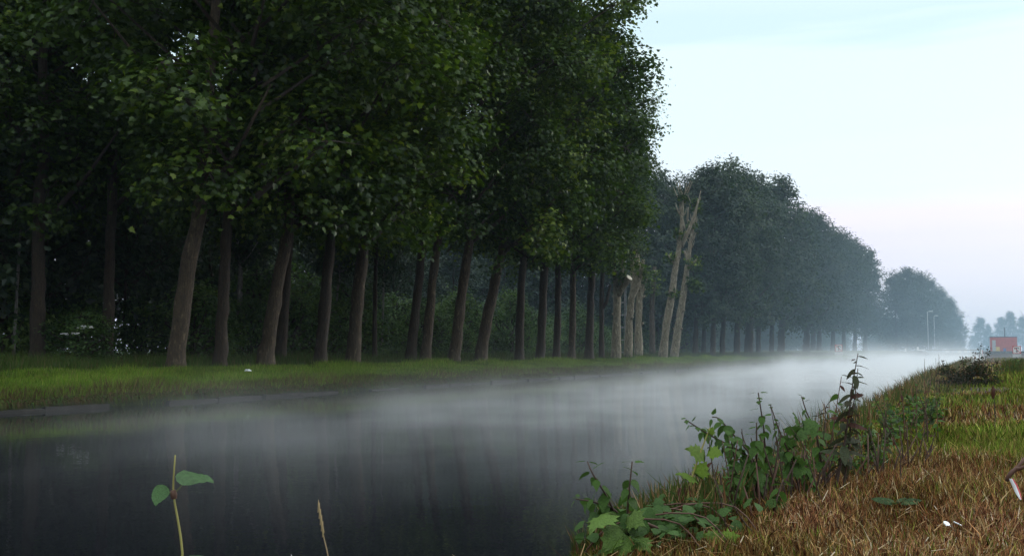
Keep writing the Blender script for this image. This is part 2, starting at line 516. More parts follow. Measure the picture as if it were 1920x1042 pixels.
def make_wood(seed, path, r0, H, limbs=5, spread=3.5, sides=10, m='bark', top=.8, rtop=.12):
    """trunk as one body: flared base, bent stem along path, then limbs up into the crown"""
    rr = random.Random(seed)
    path = [Vector(p) for p in path]
    # resample
    pts, rad = [], []
    n = 14
    for i in range(n + 1):
        t = i / n * (len(path) - 1)
        k = min(int(t), len(path) - 2); f = t - k
        p0, p1, p2, p3 = path[max(k - 1, 0)], path[k], path[k + 1], path[min(k + 2, len(path) - 1)]
        p = .5 * ((2 * p1) + (p2 - p0) * f + (2 * p0 - 5 * p1 + 4 * p2 - p3) * f * f + (3 * p1 - p0 - 3 * p2 + p3) * f ** 3)
        p += Vector((rr.uniform(-1, 1), rr.uniform(-1, 1), 0)) * r0 * .10 * (i > 0)
        pts.append(p)
        rad.append(r0 * (1 - .28 * i / n) * (1 + .55 * math.exp(-i * 1.3)) * rr.uniform(.92, 1.08))
    b = MB()
    tip = pts[-1]
    zt = max(H * top, tip.z + 1)
    m_ = 8
    lean = (pts[-1] - pts[-4]).normalized()
    rb = rad[-1]
    for i in range(1, m_ + 1):
        f = i / m_
        p = tip + Vector((lean.x * 1.2 * f + rr.uniform(-.15, .15), lean.y * 1.2 * f + rr.uniform(-.15, .15), (zt - tip.z) * f))
        pts.append(p); rad.append(rb * (1 - f) + rtop * .5 * f)
    pts[0].z -= .35
    b.tube(pts, rad, sides, wob=.10, seed=seed)
    for k in range(limbs):
        i = n - 2 + int((m_ - 2) * k / max(limbs, 1)) + (k > 0)
        p = pts[i]; a = k * 2.4 + rr.uniform(-.5, .5)
        Lh = spread * rr.uniform(.8, 1.2)
        dv = Vector((math.cos(a), math.sin(a), 0))
        lp = [p, p + dv * Lh * .25 + Vector((0, 0, .5)), p + dv * Lh * .6 + Vector((0, 0, 1.6)), p + dv * Lh + Vector((0, 0, 3.2))]
        q = rad[i] * .62
        b.tube(lp, [q, q * .75, q * .5, q * .2], 6, wob=.1, seed=seed + k)
    return b.mesh('trunk', M[m], smooth=True)

def tree(name, label, cat, group, base, H, crown, r0, lean=((0, 0), (0, 0)), zb=5.6, cs=(1, 1, 1), m='bark', seed=0, limbs=5, sides=10, off=(0, 0)):
    """base Vector on the ground; lean = sideways shift at half height and at crown base"""
    base = Vector((base.x, base.y, gz(base.x, base.y)))
    t = empty(name, base)
    tag(t, label, cat, group)
    p = [(0, 0, 0), (lean[0][0], lean[0][1], zb * .5), (lean[1][0], lean[1][1], zb)]
    link('trunk', make_wood(seed, p, r0, H, limbs, sides=sides, m=m), t)
    c = link('crown', crown, t, (lean[1][0] + off[0], lean[1][1] + off[1], zb - .3), (0, 0, seed * 1.7 % 6.28), cs)
    tag(c, kind='stuff')
    return t

# ------------------------------------------------------------------ the avenue of planes (photo column, X of its row, base width px, bend, lean px at crown base, bark)
ROW = 'plane trees of the canal avenue'
avenue = [
    (72, -31.5, 34, -2, -7, 'bark_dark', 'dark upright plane tree beside the white-flowering elder bush'),
    (203, -31, 26, 0, 0, 'bark_dark', 'upright plane tree with a slim dark trunk standing well back behind the verge'),
    (330, -25, 38, 22, 55, 'bark', 'leaning plane tree with a kinked mottled trunk at the mown verge'),
    (415, -25.6, 28, 4, 10, 'bark_dark', 'straight dark plane tree just past the kinked mottled trunk'),
    (497, -25.3, 34, 22, 48, 'bark', 'plane tree with a thick pale mottled trunk leaning to the water, dark one behind'),
    (527, -28.5, 24, 8, 18, 'bark_dark', 'dark plane tree half hidden behind the thick leaning mottled trunk'),
    (602, -25.2, 28, 10, 23, 'bark_dark', 'plane tree with a slightly leaning dark trunk, thirteenth before the pale lopped trunks'),
    (662, -25.6, 32, 10, 23, 'bark', 'plane tree with a stout brown trunk beside the thin dark one'),
    (703, -29, 11, 0, 2, 'bark_dark', 'young plane tree with a thin straight dark trunk'),
    (770, -26.3, 22, 14, 30, 'bark_dark', 'plane tree with a curved dark trunk, close beside a second leaning one'),
    (798, -25.8, 23, 12, 27, 'bark', 'plane tree leaning beside the curved dark trunk'),
    (852, -25.2, 26, 14, 33, 'bark', 'leaning brown plane tree, eighth before the pale lopped trunks'),
    (900, -25, 27, 20, 46, 'bark', 'strongly leaning plane tree, seventh before the pale lopped trunks'),
    (973, -25, 20, 4, 10, 'bark_dark', 'straight dark plane tree, sixth before the pale lopped trunks'),
    (1012, -25, 20, 6, 11, 'bark_dark', 'dark plane tree, fifth before the pale lopped trunks'),
    (1043, -25.4, 17, 3, 4, 'bark_dark', 'slim dark plane tree, fourth before the pale lopped trunks'),
    (1071, -25.2, 16, 3, 3, 'bark', 'plane tree with a knobbly trunk, third before the pale lopped trunks'),
    (1104, -25, 19, 3, 9, 'bark_dark', 'dark plane tree, last full crown but one before the pale lopped trunks'),
]
for i, (px, X, w, mid, ln, bk, lab) in enumerate(avenue):
    b = row(px, X); d = depth(b)
    k = d / F
    H = (26 + (i * 37 % 5) * .5) if px < 1060 else 25.5
    big = i % 2 == 0
    s = H / 26 * (1.12 if big else .80) * (.88 if px > 1060 else 1)
    tree('plane_tree', lab, 'tree', ROW, b, H, near_crowns[i % 3], w * k / 2 * .86,
         ((mid * k, mid * k * .2), (ln * k, ln * k * .2)), zb=(5.9 if i < 8 else 6.7) + (i * 7 % 4) * .3, cs=(s * (.75 if w < 12 else 1), s * (.75 if w < 12 else 1), H / 26 * (1.0 if big else .94) * (.81 if px > 1060 else 1)), m=bk, seed=i + 1, limbs=6, sides=12,
         off=(1.5, .3) if big and X > -27 else (-1.6, 0))

# slim forked tree at the end of the leafy run
b = row(1128, -25.3); d = depth(b)
tree('plane_tree', 'slim forked plane tree with a broken side limb, next to the pale lopped trunks', 'tree', ROW, b, 23.5, near_crowns[1], .2,
     ((0, 0), (.1, 0)), zb=7.0, cs=(.78, .78, .75), m='bark_dark', seed=40, limbs=6)
tb = bpy.data.objects['plane_tree.%03d' % (len(avenue))]
fk = MB(); fk.tube([(0.02, .0, 3.6), (.35, .1, 4.1), (.5, .15, 4.9), (.62, .2, 5.4)], [.13, .12, .11, .09], 8, wob=.15, seed=3)
fk.build('limb', M['bark_dark'], tb, smooth=True)

# ------------------------------------------------------------------ pale lopped trunks
def lopped(label, px, X, w, pts_px, m='bark_pale', limbs=(), sprigs=()):
    b = row(px, X); d = depth(b); k = d / F
    g = gz(b.x, b.y)
    t = empty('lopped_tree', (b.x, b.y, g)); tag(t, label, 'tree', 'lopped trunks between the two tree groups')
    def P(x, y, dy=0): return Vector(((x - px) * k / cyw * .97 + dy * .2, dy, (EYE - (y - 658) * k) - g))
    pts = [P(px, 0)] ; pts[0] = Vector((0, 0, -.3))
    rad = [w * k / 2 * 1.25]
    n = len(pts_px)
    for i, (x, y, ww) in enumerate(pts_px):
        pts.append(P(x, y)); rad.append(ww * k / 2)
    def dens(pp, rr_):
        o, q = [], []
        for i in range(len(pp) - 1):
            for f in (0, .33, .66): o.append(pp[i].lerp(pp[i + 1], f)); q.append(rr_[i] * (1 - f) + rr_[i + 1] * f)
        return o + [pp[-1]], q + [rr_[-1]]
    mb = MB(); a_, b_ = dens(pts, rad); a0_ = a_; mb.tube(a_, b_, 10, wob=.32, seed=int(px))
    rk = random.Random(int(px))
    for q_ in range(9):
        i_ = rk.randrange(3, len(a_) - 1); an = rk.uniform(0, 6.28); o_ = Vector((math.cos(an), math.sin(an), .5)); r_ = b_[i_]
        mb.tube([a_[i_] + o_ * r_ * .5, a_[i_] + o_ * (r_ + .06), a_[i_] + o_ * (r_ + rk.uniform(.1, .28))], [r_ * .45, r_ * .38, r_ * .22], 6, wob=.3, seed=q_)
    mb.build('trunk', M[m], t, smooth=True)
    for j, lp in enumerate(limbs):
        lm = MB(); a_, b_ = dens([P(x, y, dy) for x, y, ww, dy in lp], [ww * k / 2 * 1.35 for x, y, ww, dy in lp])
        lm.tube(a_, b_, 8, wob=.2, seed=j)
        lo = lm.build('limb', M[m], t, smooth=True)
        if j == 0 and px == 1153:
            e2, e1 = a_[-1], a_[-2]; dv = (e2 - e1).normalized()
            cm = MB(); cm.tube([e2 + dv * .004, e2 + dv * .02], [b_[-1] * 1.0, b_[-1] * .97], 10)
            cm.build('cut_face', M['cutwood'], lo)
    if px in (1240, 1262):
        for q_ in range(16):
            i_ = rk.randrange(int(len(a0_) * .5), len(a0_) - 1); an = rk.uniform(-1.2, 1.2) + (math.pi if q_ % 2 else 0); ln_ = rk.uniform(.5, 1.7)
            o_ = Vector((math.cos(an) * .45, math.sin(an) * .35, .9)).normalized()
            lm = MB(); lm.tube([a0_[i_], a0_[i_] + o_ * ln_ * .5 + Vector((math.cos(an) * .12, 0, 0)), a0_[i_] + o_ * ln_ + Vector((math.cos(an) * .1, 0, .1))], [.07, .05, .02], 6, wob=.25, seed=q_)
            lm.build('limb', M[m], t, smooth=True)
    for j, (x, y, s_) in enumerate(sprigs):
        r = np.random.default_rng(int(px) * 7 + j)
        nl = 150
        c = np.array(P(x, y)); Pp = c + r.normal(size=(nl, 3)) * s_ * np.array([1, 1, .8])
        V, T, rd = scatter_leaves(Pp, r.normal(size=(nl, 3)) * .6 + np.array([0, 0, .7]), .26, 'plane', r)
        tag(link('leaf_sprig', mesh('leaf_sprig', V, T, M['leaf'], rnd=rd), t), kind='stuff')
lopped('pale lopped trunk with a sawn limb stub facing the water', 1153, -25, 16, [(1156, 610, 15), (1157, 560, 14), (1158, 540, 15), (1153, 510, 9), (1150, 480, 7)],
       limbs=[[(1159, 552, 11, 0), (1172, 536, 10, -.3), (1186, 522, 10, -.5)], [(1158, 548, 9, .2), (1163, 500, 8, .4), (1166, 470, 7, .4)]], sprigs=[(1163, 520, .35), (1146, 500, .3)])
lopped('pale lopped trunk bending to a tall knobbly fork', 1177, -25.4, 14, [(1180, 600, 13), (1184, 560, 14), (1192, 535, 16), (1199, 515, 13), (1194, 480, 10), (1191, 462, 6)],
       limbs=[[(1186, 545, 9, .2), (1181, 500, 8, .5), (1177, 475, 7, .6)], [(1199, 522, 8, 0), (1206, 505, 6, -.2), (1210, 488, 4, -.3)]], sprigs=[(1206, 510, .3)])
lopped('pale lopped trunk with a short curved bough, behind the forked one', 1196, -25.8, 14, [(1197, 610, 13), (1199, 560, 12), (1202, 540, 11), (1212, 522, 8)],
       limbs=[[(1199, 562, 8, .1), (1196, 540, 7, .3), (1193, 520, 6, .3)]], sprigs=[(1207, 525, .35)])
lopped('dull brown lopped trunk standing alone beside the leaning pale pair', 1222, -28, 10, [(1222, 600, 10), (1223, 560, 9), (1226, 530, 8), (1228, 500, 6)], m='bark', sprigs=[(1226, 520, .5), (1224, 545, .4)])
lopped('tall pale bare trunk of the leaning pair, with twiggy top', 1240, -25, 15, [(1249, 610, 14), (1260, 550, 13), (1267, 500, 11), (1274, 460, 8), (1278, 420, 6), (1281, 385, 4), (1280, 362, 2)],
       limbs=[[(1276, 465, 6, .1), (1290, 430, 5, .2), (1300, 400, 4, .3), (1306, 376, 2, .3)], [(1281, 430, 5, .1), (1276, 400, 4, .1), (1274, 372, 2, .1)], [(1268, 500, 4, 0), (1260, 488, 3, -.1), (1255, 478, 2, -.1)]],
       sprigs=[(1281, 372, .22), (1260, 552, .2), (1257, 485, .3), (1272, 440, .25)])
lopped('pale bare trunk of the leaning pair, with leafy shoots at mid height', 1262, -25, 14, [(1270, 620, 14), (1278, 570, 13), (1285, 525, 11), (1290, 490, 8), (1294, 460, 7), (1299, 430, 5), (1304, 405, 4), (1307, 378, 2)],
       limbs=[[(1285, 510, 5, 0), (1296, 500, 4, -.1), (1307, 488, 2, -.2)], [(1294, 440, 4, .1), (1288, 410, 3, .2), (1290, 388, 2, .2)], [(1288, 490, 4, .1), (1281, 470, 3, .3)]],
       sprigs=[(1298, 530, .38), (1303, 540, .3), (1300, 495, .4), (1304, 380, .22), (1297, 425, .22), (1307, 392, .2)])

for i, (px, X, H, lab) in enumerate([(1190, -32, 21.5, 'dark full tree standing behind the pale lopped trunks'), (1232, -32, 19.5, 'dark tree behind the dull brown lopped trunk'), (1262, -31, 18.5, 'dark tree directly behind the leaning pale pair'), (1285, -33, 19, 'dark tree between the leaning pale pair and the second tree group')]):
    b = row(px, X); s = H / 20.5
    tree('oak_tree', lab, 'tree', 'trees behind the lopped trunks', b, H, mid_crowns[i % 3], .22, zb=4.4, cs=(s * .95, s * .95, s), m='bark_dark', seed=90 + i, limbs=4, sides=8)

# ------------------------------------------------------------------ second tree group, far group, distant trees
G2 = 'full crowned trees beyond the lopped trunks'
grp2 = [(1302, -27, 12, 18.3), (1318, -30, 10, 19.5), (1335, -25.5, 12, 18.6), (1353, -25.5, 12, 20.5), (1380, -25, 14, 19.6), (1402, -25, 18, 21), (1420, -25.6, 11, 21.5), (1445, -27, 11, 22.5),
        (1463, -24.5, 16, 23.5), (1510, -24.5, 15, 22), (1523, -27, 11, 23), (1534, -25.5, 11, 22.5), (1560, -25, 10, 22), (1580, -25, 9, 22), (1601, -24.5, 9, 22.5), (1620, -24, 9, 22.5)]
names2 = ['first', 'second', 'third', 'fourth', 'fifth', 'sixth', 'seventh', 'eighth', 'ninth', 'tenth', 'eleventh', 'twelfth', 'thirteenth', 'fourteenth', 'fifteenth', 'last']
for i, (px, X, w, H) in enumerate(grp2):
    b = row(px, X); d = depth(b); k = d / F
    s = H / 20.5
    tree('oak_tree', 'hazy dark green broad tree, %s of the group past the lopped trunks' % names2[i], 'tree', G2, b, H, mid_crowns[i % 3], w * k / 2 * .9,
         ((.1, 0), (.25, 0)), zb=4.6 + (i * 5 % 3) * .4, cs=(s * 1.0, s * 1.0, s * .98), m='bark_dark', seed=100 + i, limbs=4, sides=8)
for i, (px, Y, H) in enumerate([(1678, 238, 17.5), (1700, 250, 19.8), (1722, 262, 20), (1742, 276, 19.2), (1763, 296, 17.5), (1780, 318, 16), (1794, 345, 13.5)]):
    bb = bearing(px); b = Vector((-Y * math.tan(bb), Y, 0))
    s = H / 20.5
    tree('lock_tree', 'pale hazy tree, %s of the rounded clump behind the lamp posts' % names2[i], 'tree', 'trees in the clump beyond the lock', b, H, mid_crowns[(i + 1) % 3], .35,
         zb=1.6, cs=(s * 1.15, s * 1.15, s * 1.12), m='bark_dark', seed=140 + i, limbs=3, sides=8)
for i, (px, Y, H, sx, lab) in enumerate([(1838, 430, 16.5, 1.0, 'faint rounded tree in the mist behind the lock gate'), (1852, 450, 11, .8, 'faint small tree beside the rounded one in the mist'),
                                   (1876, 440, 14, 1.0, 'faint tree in the mist behind the red hut roof'), (1893, 430, 16, 1.0, 'faint taller tree in the mist just past the hut mast'),
                                   (1916, 440, 14, 1.1, 'faint broad tree in the mist past the red hut'), (1822, 470, 9, .9, 'faint low tree in the mist past the hazy clump'), (1938, 430, 14, 1.2, 'faint tree in the mist over the anchor sign')]):
    bb = bearing(px); b = Vector((-Y * math.tan(bb), Y, 0))
    s = H / 20.5
    tree('distant_tree', lab, 'tree', 'faint trees on the misty horizon', b, H, mid_crowns[i % 3], .3, zb=2.5, cs=(s * sx, s * sx, s), m='bark_dark', seed=160 + i, limbs=3, sides=6)
for i, (px, Y) in enumerate([(1628, 300), (1642, 290), (1652, 330), (1664, 310), (1672, 345)]):
    tree('hedge_tree', 'low leafy tree of the dim fogged row behind the second tree group', 'tree', 'dim row behind the second group', Vector((-Y * math.tan(bearing(px)), Y, 0)), 12, wood_crowns[i % 2], .16, zb=.5, cs=(.9, .9, .68), m='bark_dark', seed=560 + i, limbs=3, sides=6)
for i in range(34):
    rr_ = random.Random(900 + i); yb = 122 + i * 6.5 + rr_.uniform(-2, 2); H = rr_.uniform(10, 14); s = H / 18
    tree('hedge_tree', 'low leafy tree of the dim fogged row behind the second tree group', 'tree', 'dim row behind the second group', Vector((-37 - rr_.uniform(0, 9), yb, 0)), H, wood_crowns[i % 2], .16, zb=.5, cs=(s * 1.25, s * 1.25, s), m='bark_dark', seed=500 + i, limbs=3, sides=6)
for i in range(22):
    px = 1285 + i * 17; Xb = -62 - (i * 13 % 5) * 5
    b = row(px, Xb)
    if b.y > 470 or b.y < 0: continue
    rr_ = random.Random(i); H = rr_.uniform(11, 15); s = H / 18
    tree('field_tree', 'blurred blue-grey tree in the fog seen under the crowns of the second group', 'tree', 'fogged trees behind the second group', b, H, wood_crowns[i % 2], .18, zb=.8, cs=(s * 1.7, s * 1.7, s), m='bark_dark', seed=400 + i, limbs=3, sides=6)
tree('bank_tree', 'small leafy tree on the near bank beyond the anchor sign', 'tree', None, Vector((6.0, 132, 0)), 7.2, wood_crowns[0], .12, zb=1.9, cs=(.36, .36, .36), m='bark_dark', seed=171, limbs=3, sides=6)

# ------------------------------------------------------------------ the wood behind the avenue
r = np.random.default_rng(77)
WOODL = 'dark woodland tree in the gloom behind the plane avenue'
k = 0
for Y in np.arange(-4, 118, 5.2):
    for X in (-37, -43.5, -51):
        x = X + r.uniform(-2, 2); y = Y + r.uniform(-2.2, 2.2)
        if 40 < y < 84 and X == -37: continue
        k += 1
        H = r.uniform(15, 20) if y < 38 or y > 84 else (r.uniform(10, 13.5) if X == -43.5 else r.uniform(17, 20))
        s = H / 18
        tree('woodland_tree', WOODL, 'tree', 'trees of the wood behind the avenue', Vector((x, y, 0)), H, wood_crowns[k % 2], r.uniform(.1, .2), zb=r.uniform(2.2, 4.2) if y < 70 else 1.4, cs=(s, s, s * (1 if y < 70 else .9)), m='bark_dark', seed=200 + k, limbs=3, sides=6)
for Y in np.arange(2, 134, 5.5):
    k += 1
    x = -58 + r.uniform(-2, 2); y = Y + r.uniform(-1.5, 1.5); H = r.uniform(20, 23); s = H / 18
    tree('woodland_tree', WOODL, 'tree', 'trees of the wood behind the avenue', Vector((x, y, 0)), H, wood_crowns[k % 2], .2, zb=1.5, cs=(s * 1.15, s * 1.15, s * 1.05), m='bark_dark', seed=200 + k, limbs=3, sides=6)
# pale thin trunks seen in the gloom
for i, (px, X, y0, w, ln, lab) in enumerate([(28, -34, 410, 6, 6, 'thin pale birch stem in the gloom beside the dark upright plane'), (446, -35, 430, 7, 2, 'pale straight birch stem behind the straight dark plane'), (452, -36, 460, 7, -2, 'pale straight birch stem hugging its twin behind the dark plane'),
                                             (600, -34.5, 440, 6, 14, 'pale slanting birch stem behind the avenue, half hidden by a dark trunk'), (622, -34, 500, 5, 18, 'thin slanting birch stem between two stout plane trunks'), (716, -33.5, 500, 5, 4, 'thin pale birch stem past the young thin plane')]):
    b = row(px, X); d = depth(b); k_ = d / F
    tree('birch_tree', lab, 'tree', 'pale birch stems in the wood', b, 15, wood_crowns[i % 2], w * k_ / 2, ((ln * k_ * .5, 0), (ln * k_, 0)), zb=5.5, cs=(.5, .5, .62), m='bark_birch', seed=300 + i, limbs=2, sides=8)

# shrubs under and behind the avenue
SH = 'leafy shrubs of the undergrowth behind the avenue'
k = 0
for Y in np.arange(8, 116, 2.7):
    for X in (-33.2, -36.5):
        x = X + r.uniform(-1.3, 1.3) - (3.2 if Y < 34 else 0); y = Y + r.uniform(-1, 1); k += 1
        s = r.uniform(.75, 1.45)
        t = empty('undergrowth_shrub', (x, y, gz(x, y)), r.uniform(0, 6)); tag(t, 'leafy green undergrowth shrub in the shade behind the plane trunks', 'shrub', SH)
        link('foliage', shrub_crowns[k % 3], t, (0, 0, .1), (0, 0, 0), (s, s, s * r.uniform(.8, 1.25)))
        st = MB()
        for q_ in range(3):
            a = q_ * 2.1 + k
            st.tube([(0, 0, -.2), (.2 * math.cos(a), .2 * math.sin(a), .8 * s), (.7 * s * math.cos(a), .7 * s * math.sin(a), 2.2 * s)], [.05, .04, .015], 5)
        st.build('stem', M['bark_dark'], t)
# far hedge-like shrubs behind the lopped trunks and second group
for i in range(16):
    y = 92 + i * 9 + r.uniform(-3, 3); x = -40 - r.uniform(0, 10) - i * .3
    s = r.uniform(1.2, 2.0)
    t = empty('field_shrub', (x, y, gz(x, y)), r.uniform(0, 6)); tag(t, 'misty shrub in the field behind the second tree group', 'shrub', 'misty shrubs behind the second group')
    link('foliage', shrub_crowns[i % 3], t, (0, 0, .1), (0, 0, 0), (s * 1.3, s * 1.3, s))
# elder bush with white flower heads
b = row(150, -30.5)
t = empty('elder_bush', (b.x, b.y, gz(b.x, b.y))); tag(t, 'elder bush with flat white flower heads among the dark trunks', 'shrub')
link('foliage', shrub_crowns[0], t, (0, 0, .1), (0, 0, 1), (.85, .85, .6))
for px, py in ((122, 626), (143, 625), (160, 612), (168, 613), (153, 615)):
    p = at(px, py, depth(b) - 1.1) - t.location
    fm = MB()
    for q_ in range(16):
        a, rr_ = q_ * 2.4, .035 * math.sqrt(q_)
        fm.box(p + Vector((rr_ * math.cos(a), rr_ * math.sin(a), random.uniform(-.02, .03))), (.022, .022, .012))
    fm.build('flower_head', M['white'], t)

# ------------------------------------------------------------------ concrete edging of the far bank
ed = empty('canal_edging', (WL, 0, 0)); tag(ed, 'dark wet concrete slab edging along the far bank', 'edging')
variants = []
for v in range(4):
    rr_ = random.Random(v)
    m_ = MB(); m_.box((0, 0, 0), (.07, .996, .24), taper=.97)
    m_.v = [(x + rr_.uniform(-.012, .012), y + rr_.uniform(-.01, .01), z + rr_.uniform(-.015, .015)) for x, y, z in m_.v]
    variants.append(m_.mesh('slab', M['edging']))
y = 4.0; i = 0
while y < 99:
    link('slab', variants[i % 4], ed, (.05 + random.uniform(-.03, .05), y, -.19 + random.uniform(-.12, .06)), (0, R(random.uniform(-4, 14)), R(random.uniform(-.8, .8))))
    y += 2.0; i += 1

# ------------------------------------------------------------------ grass
def in_view(x, y, mn, mx, margin=4):
    d = -x * sy + y * cyw
    s = (x * cyw + y * sy) / np.maximum(d, .01) * F + 960
    return (d > mn) & (d < mx) & (s > -margin * 40) & (s < 1920 + margin * 40)

def blades(x, y, h, w, c, r, bend=.4, two=True, z=None):
    """one curved blade per root: two segments (three triangles) or one triangle"""
    n = len(x)
    z = ground_z(x, y) - .01 if z is None else z
    a = r.uniform(0, 2 * math.pi, n)
    wd = np.stack([np.cos(a), np.sin(a), np.zeros(n)], 1) * (w / 2)[:, None]
    ld = r.normal(size=(n, 3)); ld[:, 2] = 0
    ld *= (bend * h * r.uniform(.2, 1, n))[:, None]
    root = np.stack([x, y, z], 1)
    tipz = np.stack([np.zeros(n), np.zeros(n), h], 1)
    if two:
        midp = root + tipz * .55 + ld * .25
        tip = root + tipz + ld
        V = np.stack([root - wd, root + wd, midp + wd * .7, midp - wd * .7, tip], 1)
        T = np.array([(0, 1, 2), (0, 2, 3), (3, 2, 4)])
        k = 5
    else:
        V = np.stack([root - wd, root + wd, root + tipz + ld], 1)
        T = np.array([(0, 1, 2)]); k = 3
    TT = (T[None] + (np.arange(n) * k)[:, None, None]).reshape(-1, 3)
    return V.reshape(-1, 3), TT, np.repeat(c, len(T), axis=0)

def pick(r, n, cols, p):
    return np.array(cols)[r.choice(len(cols), n, p=np.array(p) / sum(p))] * r.uniform(.7, 1.3, (n, 1))

def join(parts, name, m):
    V, T, C, o = [], [], [], 0
    for v, t, c in parts:
        V.append(v); T.append(t + o); C.append(c); o += len(v)
    return mesh(name, np.concatenate(V), np.concatenate(T), m, colr=np.concatenate(C))

r = np.random.default_rng(5)
# far verge: mown strip
n = 240000
y = 10 + 120 * r.random(n) ** 1.35; x = WL - r.random(n) * 3.9 - .1
x = x + (left_edge(y) - WL)
ok = in_view(x, y, 5, 140); x, y = x[ok], y[ok]; n = len(x)
off = left_edge(y) - x
c = pick(r, n, [(.11, .185, .020), (.08, .14, .018), (.165, .20, .04), (.16, .13, .05)], [5, 4, 2, .7])
brown = (off < .75 + .5 * vnoise(y * .7, x * 0, 5)) & (r.random(n) < .6)
c[brown] = pick(r, brown.sum(), [(.10, .065, .035), (.07, .05, .025), (.09, .09, .03)], [3, 2, 2])
patch = vnoise(x * .8, y * .35, 9)
c *= (.55 + .55 * patch + .35 * vnoise(x * 2.2, y * 1.1, 19))[:, None]
h = r.uniform(.06, .16, n) * (1 + .9 * (off < .8)) * (1 + .7 * (patch > .7)) * np.where(off > 3.3, 1.5, 1)
p1 = blades(x, y, h, r.uniform(.015, .035, n), c, r, .5, two=False)
n = 34000
yo = 8 + 92 * r.random(n) ** 1.2; xo = left_edge(yo) - .02 - .32 * r.random(n)
keep = vnoise(yo * .9, yo * 0, 44) > .18; xo, yo = xo[keep], yo[keep]; n = len(xo)
co = pick(r, n, [(.075, .085, .025), (.10, .070, .035), (.06, .045, .022), (.055, .10, .02)], [3, 3, 2, 3])
ho = r.uniform(.10, .30, n) * (.4 + vnoise(yo * 1.3, yo * 0 + 5, 45))
po = blades(xo, yo, ho * .6, r.uniform(.02, .04, n), co, r, .3, two=True, z=np.maximum(ground_z(xo, yo), .17))
Vo = po[0].reshape(-1, 5, 3); Vo[:, 2:4, 0] += (ho * .55)[:, None]; Vo[:, 4, 0] += ho * .8; Vo[:, 4, 2] -= ho * 1.0
p1 = (np.concatenate([p1[0], po[0]]), np.concatenate([p1[1], po[1] + len(p1[0])]), np.concatenate([p1[2], po[2]]))
vg = link('grass', join([p1], 'verge_grass', M['blade'])); tag(vg, 'short bright green mown grass on the far verge', 'grass', kind='stuff')
# rough unmown grass between the trunks
n = 120000
y = 4 + 130 * r.random(n) ** 1.3; x = left_edge(y) - 3.2 - 10 * r.random(n) ** 1.4
ok = in_view(x, y, 5, 150); x, y = x[ok], y[ok]; n = len(x)
off = left_edge(y) - x
c = pick(r, n, [(.035, .065, .015), (.05, .085, .02), (.075, .075, .03), (.09, .07, .035)], [5, 4, 2, 1])
h = r.uniform(.15, .5, n) * (.45 + .75 * vnoise(x * .6, y * .6, 21)) * np.clip((off - 2.8) / 1.8, .25, 1.3)
rg = link('grass', join([blades(x, y, h, r.uniform(.015, .04, n), c, r, .4, two=False)], 'rough_grass', M['blade'])); tag(rg, 'tall dark unmown grass and weeds between the plane trunks', 'grass', kind='stuff')

# near bank: dry stubble with green patches
def near_bank(n, dmin, dmax, hw, wd, two, seed):
    r = np.random.default_rng(seed)
    d = dmin * (dmax / dmin) ** r.random(n)
    px = r.uniform(900, 2010, n)
    s = (px - 960) / F * d
    x = -sy * d + cyw * s; y = cyw * d + sy * s
    ok = (x > WR + .45) & (y > .5); x, y, d = x[ok], y[ok], d[ok]; n = len(x)
    g = vnoise(x * .55 + 3, y * .30, 31) * .6 + vnoise(x * 1.7, y * .9, 32) * .4
    # greener away from the water, a lush patch on the right
    lush = 1.3 * np.exp(-(((x - .25) / .6) ** 2 + ((y - 9.2) / 1.9) ** 2)) + .9 * np.exp(-(((x - .7) / .8) ** 2 + ((y - 30) / 7) ** 2)) + np.clip((y - 8) / 14, 0, .26)
    gr = np.clip(.10 + (g - .50) * 3.2 + lush * 1.3 + np.clip(x / 4, -.1, .3), .06, .95)
    isg = r.random(n) < gr
    dry = pick(r, n, [(.33, .17, .08), (.22, .095, .05), (.46, .31, .18), (.06, .024, .016), (.26, .22, .07), (.60, .50, .38)], [4, 7, 2, 6, 2, .8])
    grn = pick(r, n, [(.13, .19, .026), (.085, .135, .02), (.22, .22, .055), (.22, .18, .06)], [4, 3, 2.5, 3])
    c = np.where(isg[:, None], grn, dry)
    pt_ = vnoise(x * 2.6, y * 1.5, 61); c = c * (.55 + .8 * pt_)[:, None] * np.stack([np.full(n, .80), .74 + .16 * vnoise(x * 1.4, y, 62), .56 + .2 * pt_], 1) * r.choice([.4, .9, 1.35, 1.9], n, p=[.26, .3, .28, .16])[:, None]
    h = hw * r.uniform(.45, 1.25, n) * np.where(isg, 1.05, .95) * (.65 + .7 * vnoise(x * 1.1, y * .7, 33)) * (1 + .35 * np.clip(lush, 0, 1))
    h *= np.where(r.random(n) < .006, 1.8, 1)
    return blades(x, y, h, wd * r.uniform(.6, 1.4, n), c, r, .45, two)
parts = [near_bank(150000, 2.6, 9, .075, .0066, True, 1), near_bank(60000, 8, 26, .10, .016, True, 2), near_bank(45000, 22, 110, .17, .04, False, 3)]
r = np.random.default_rng(8)
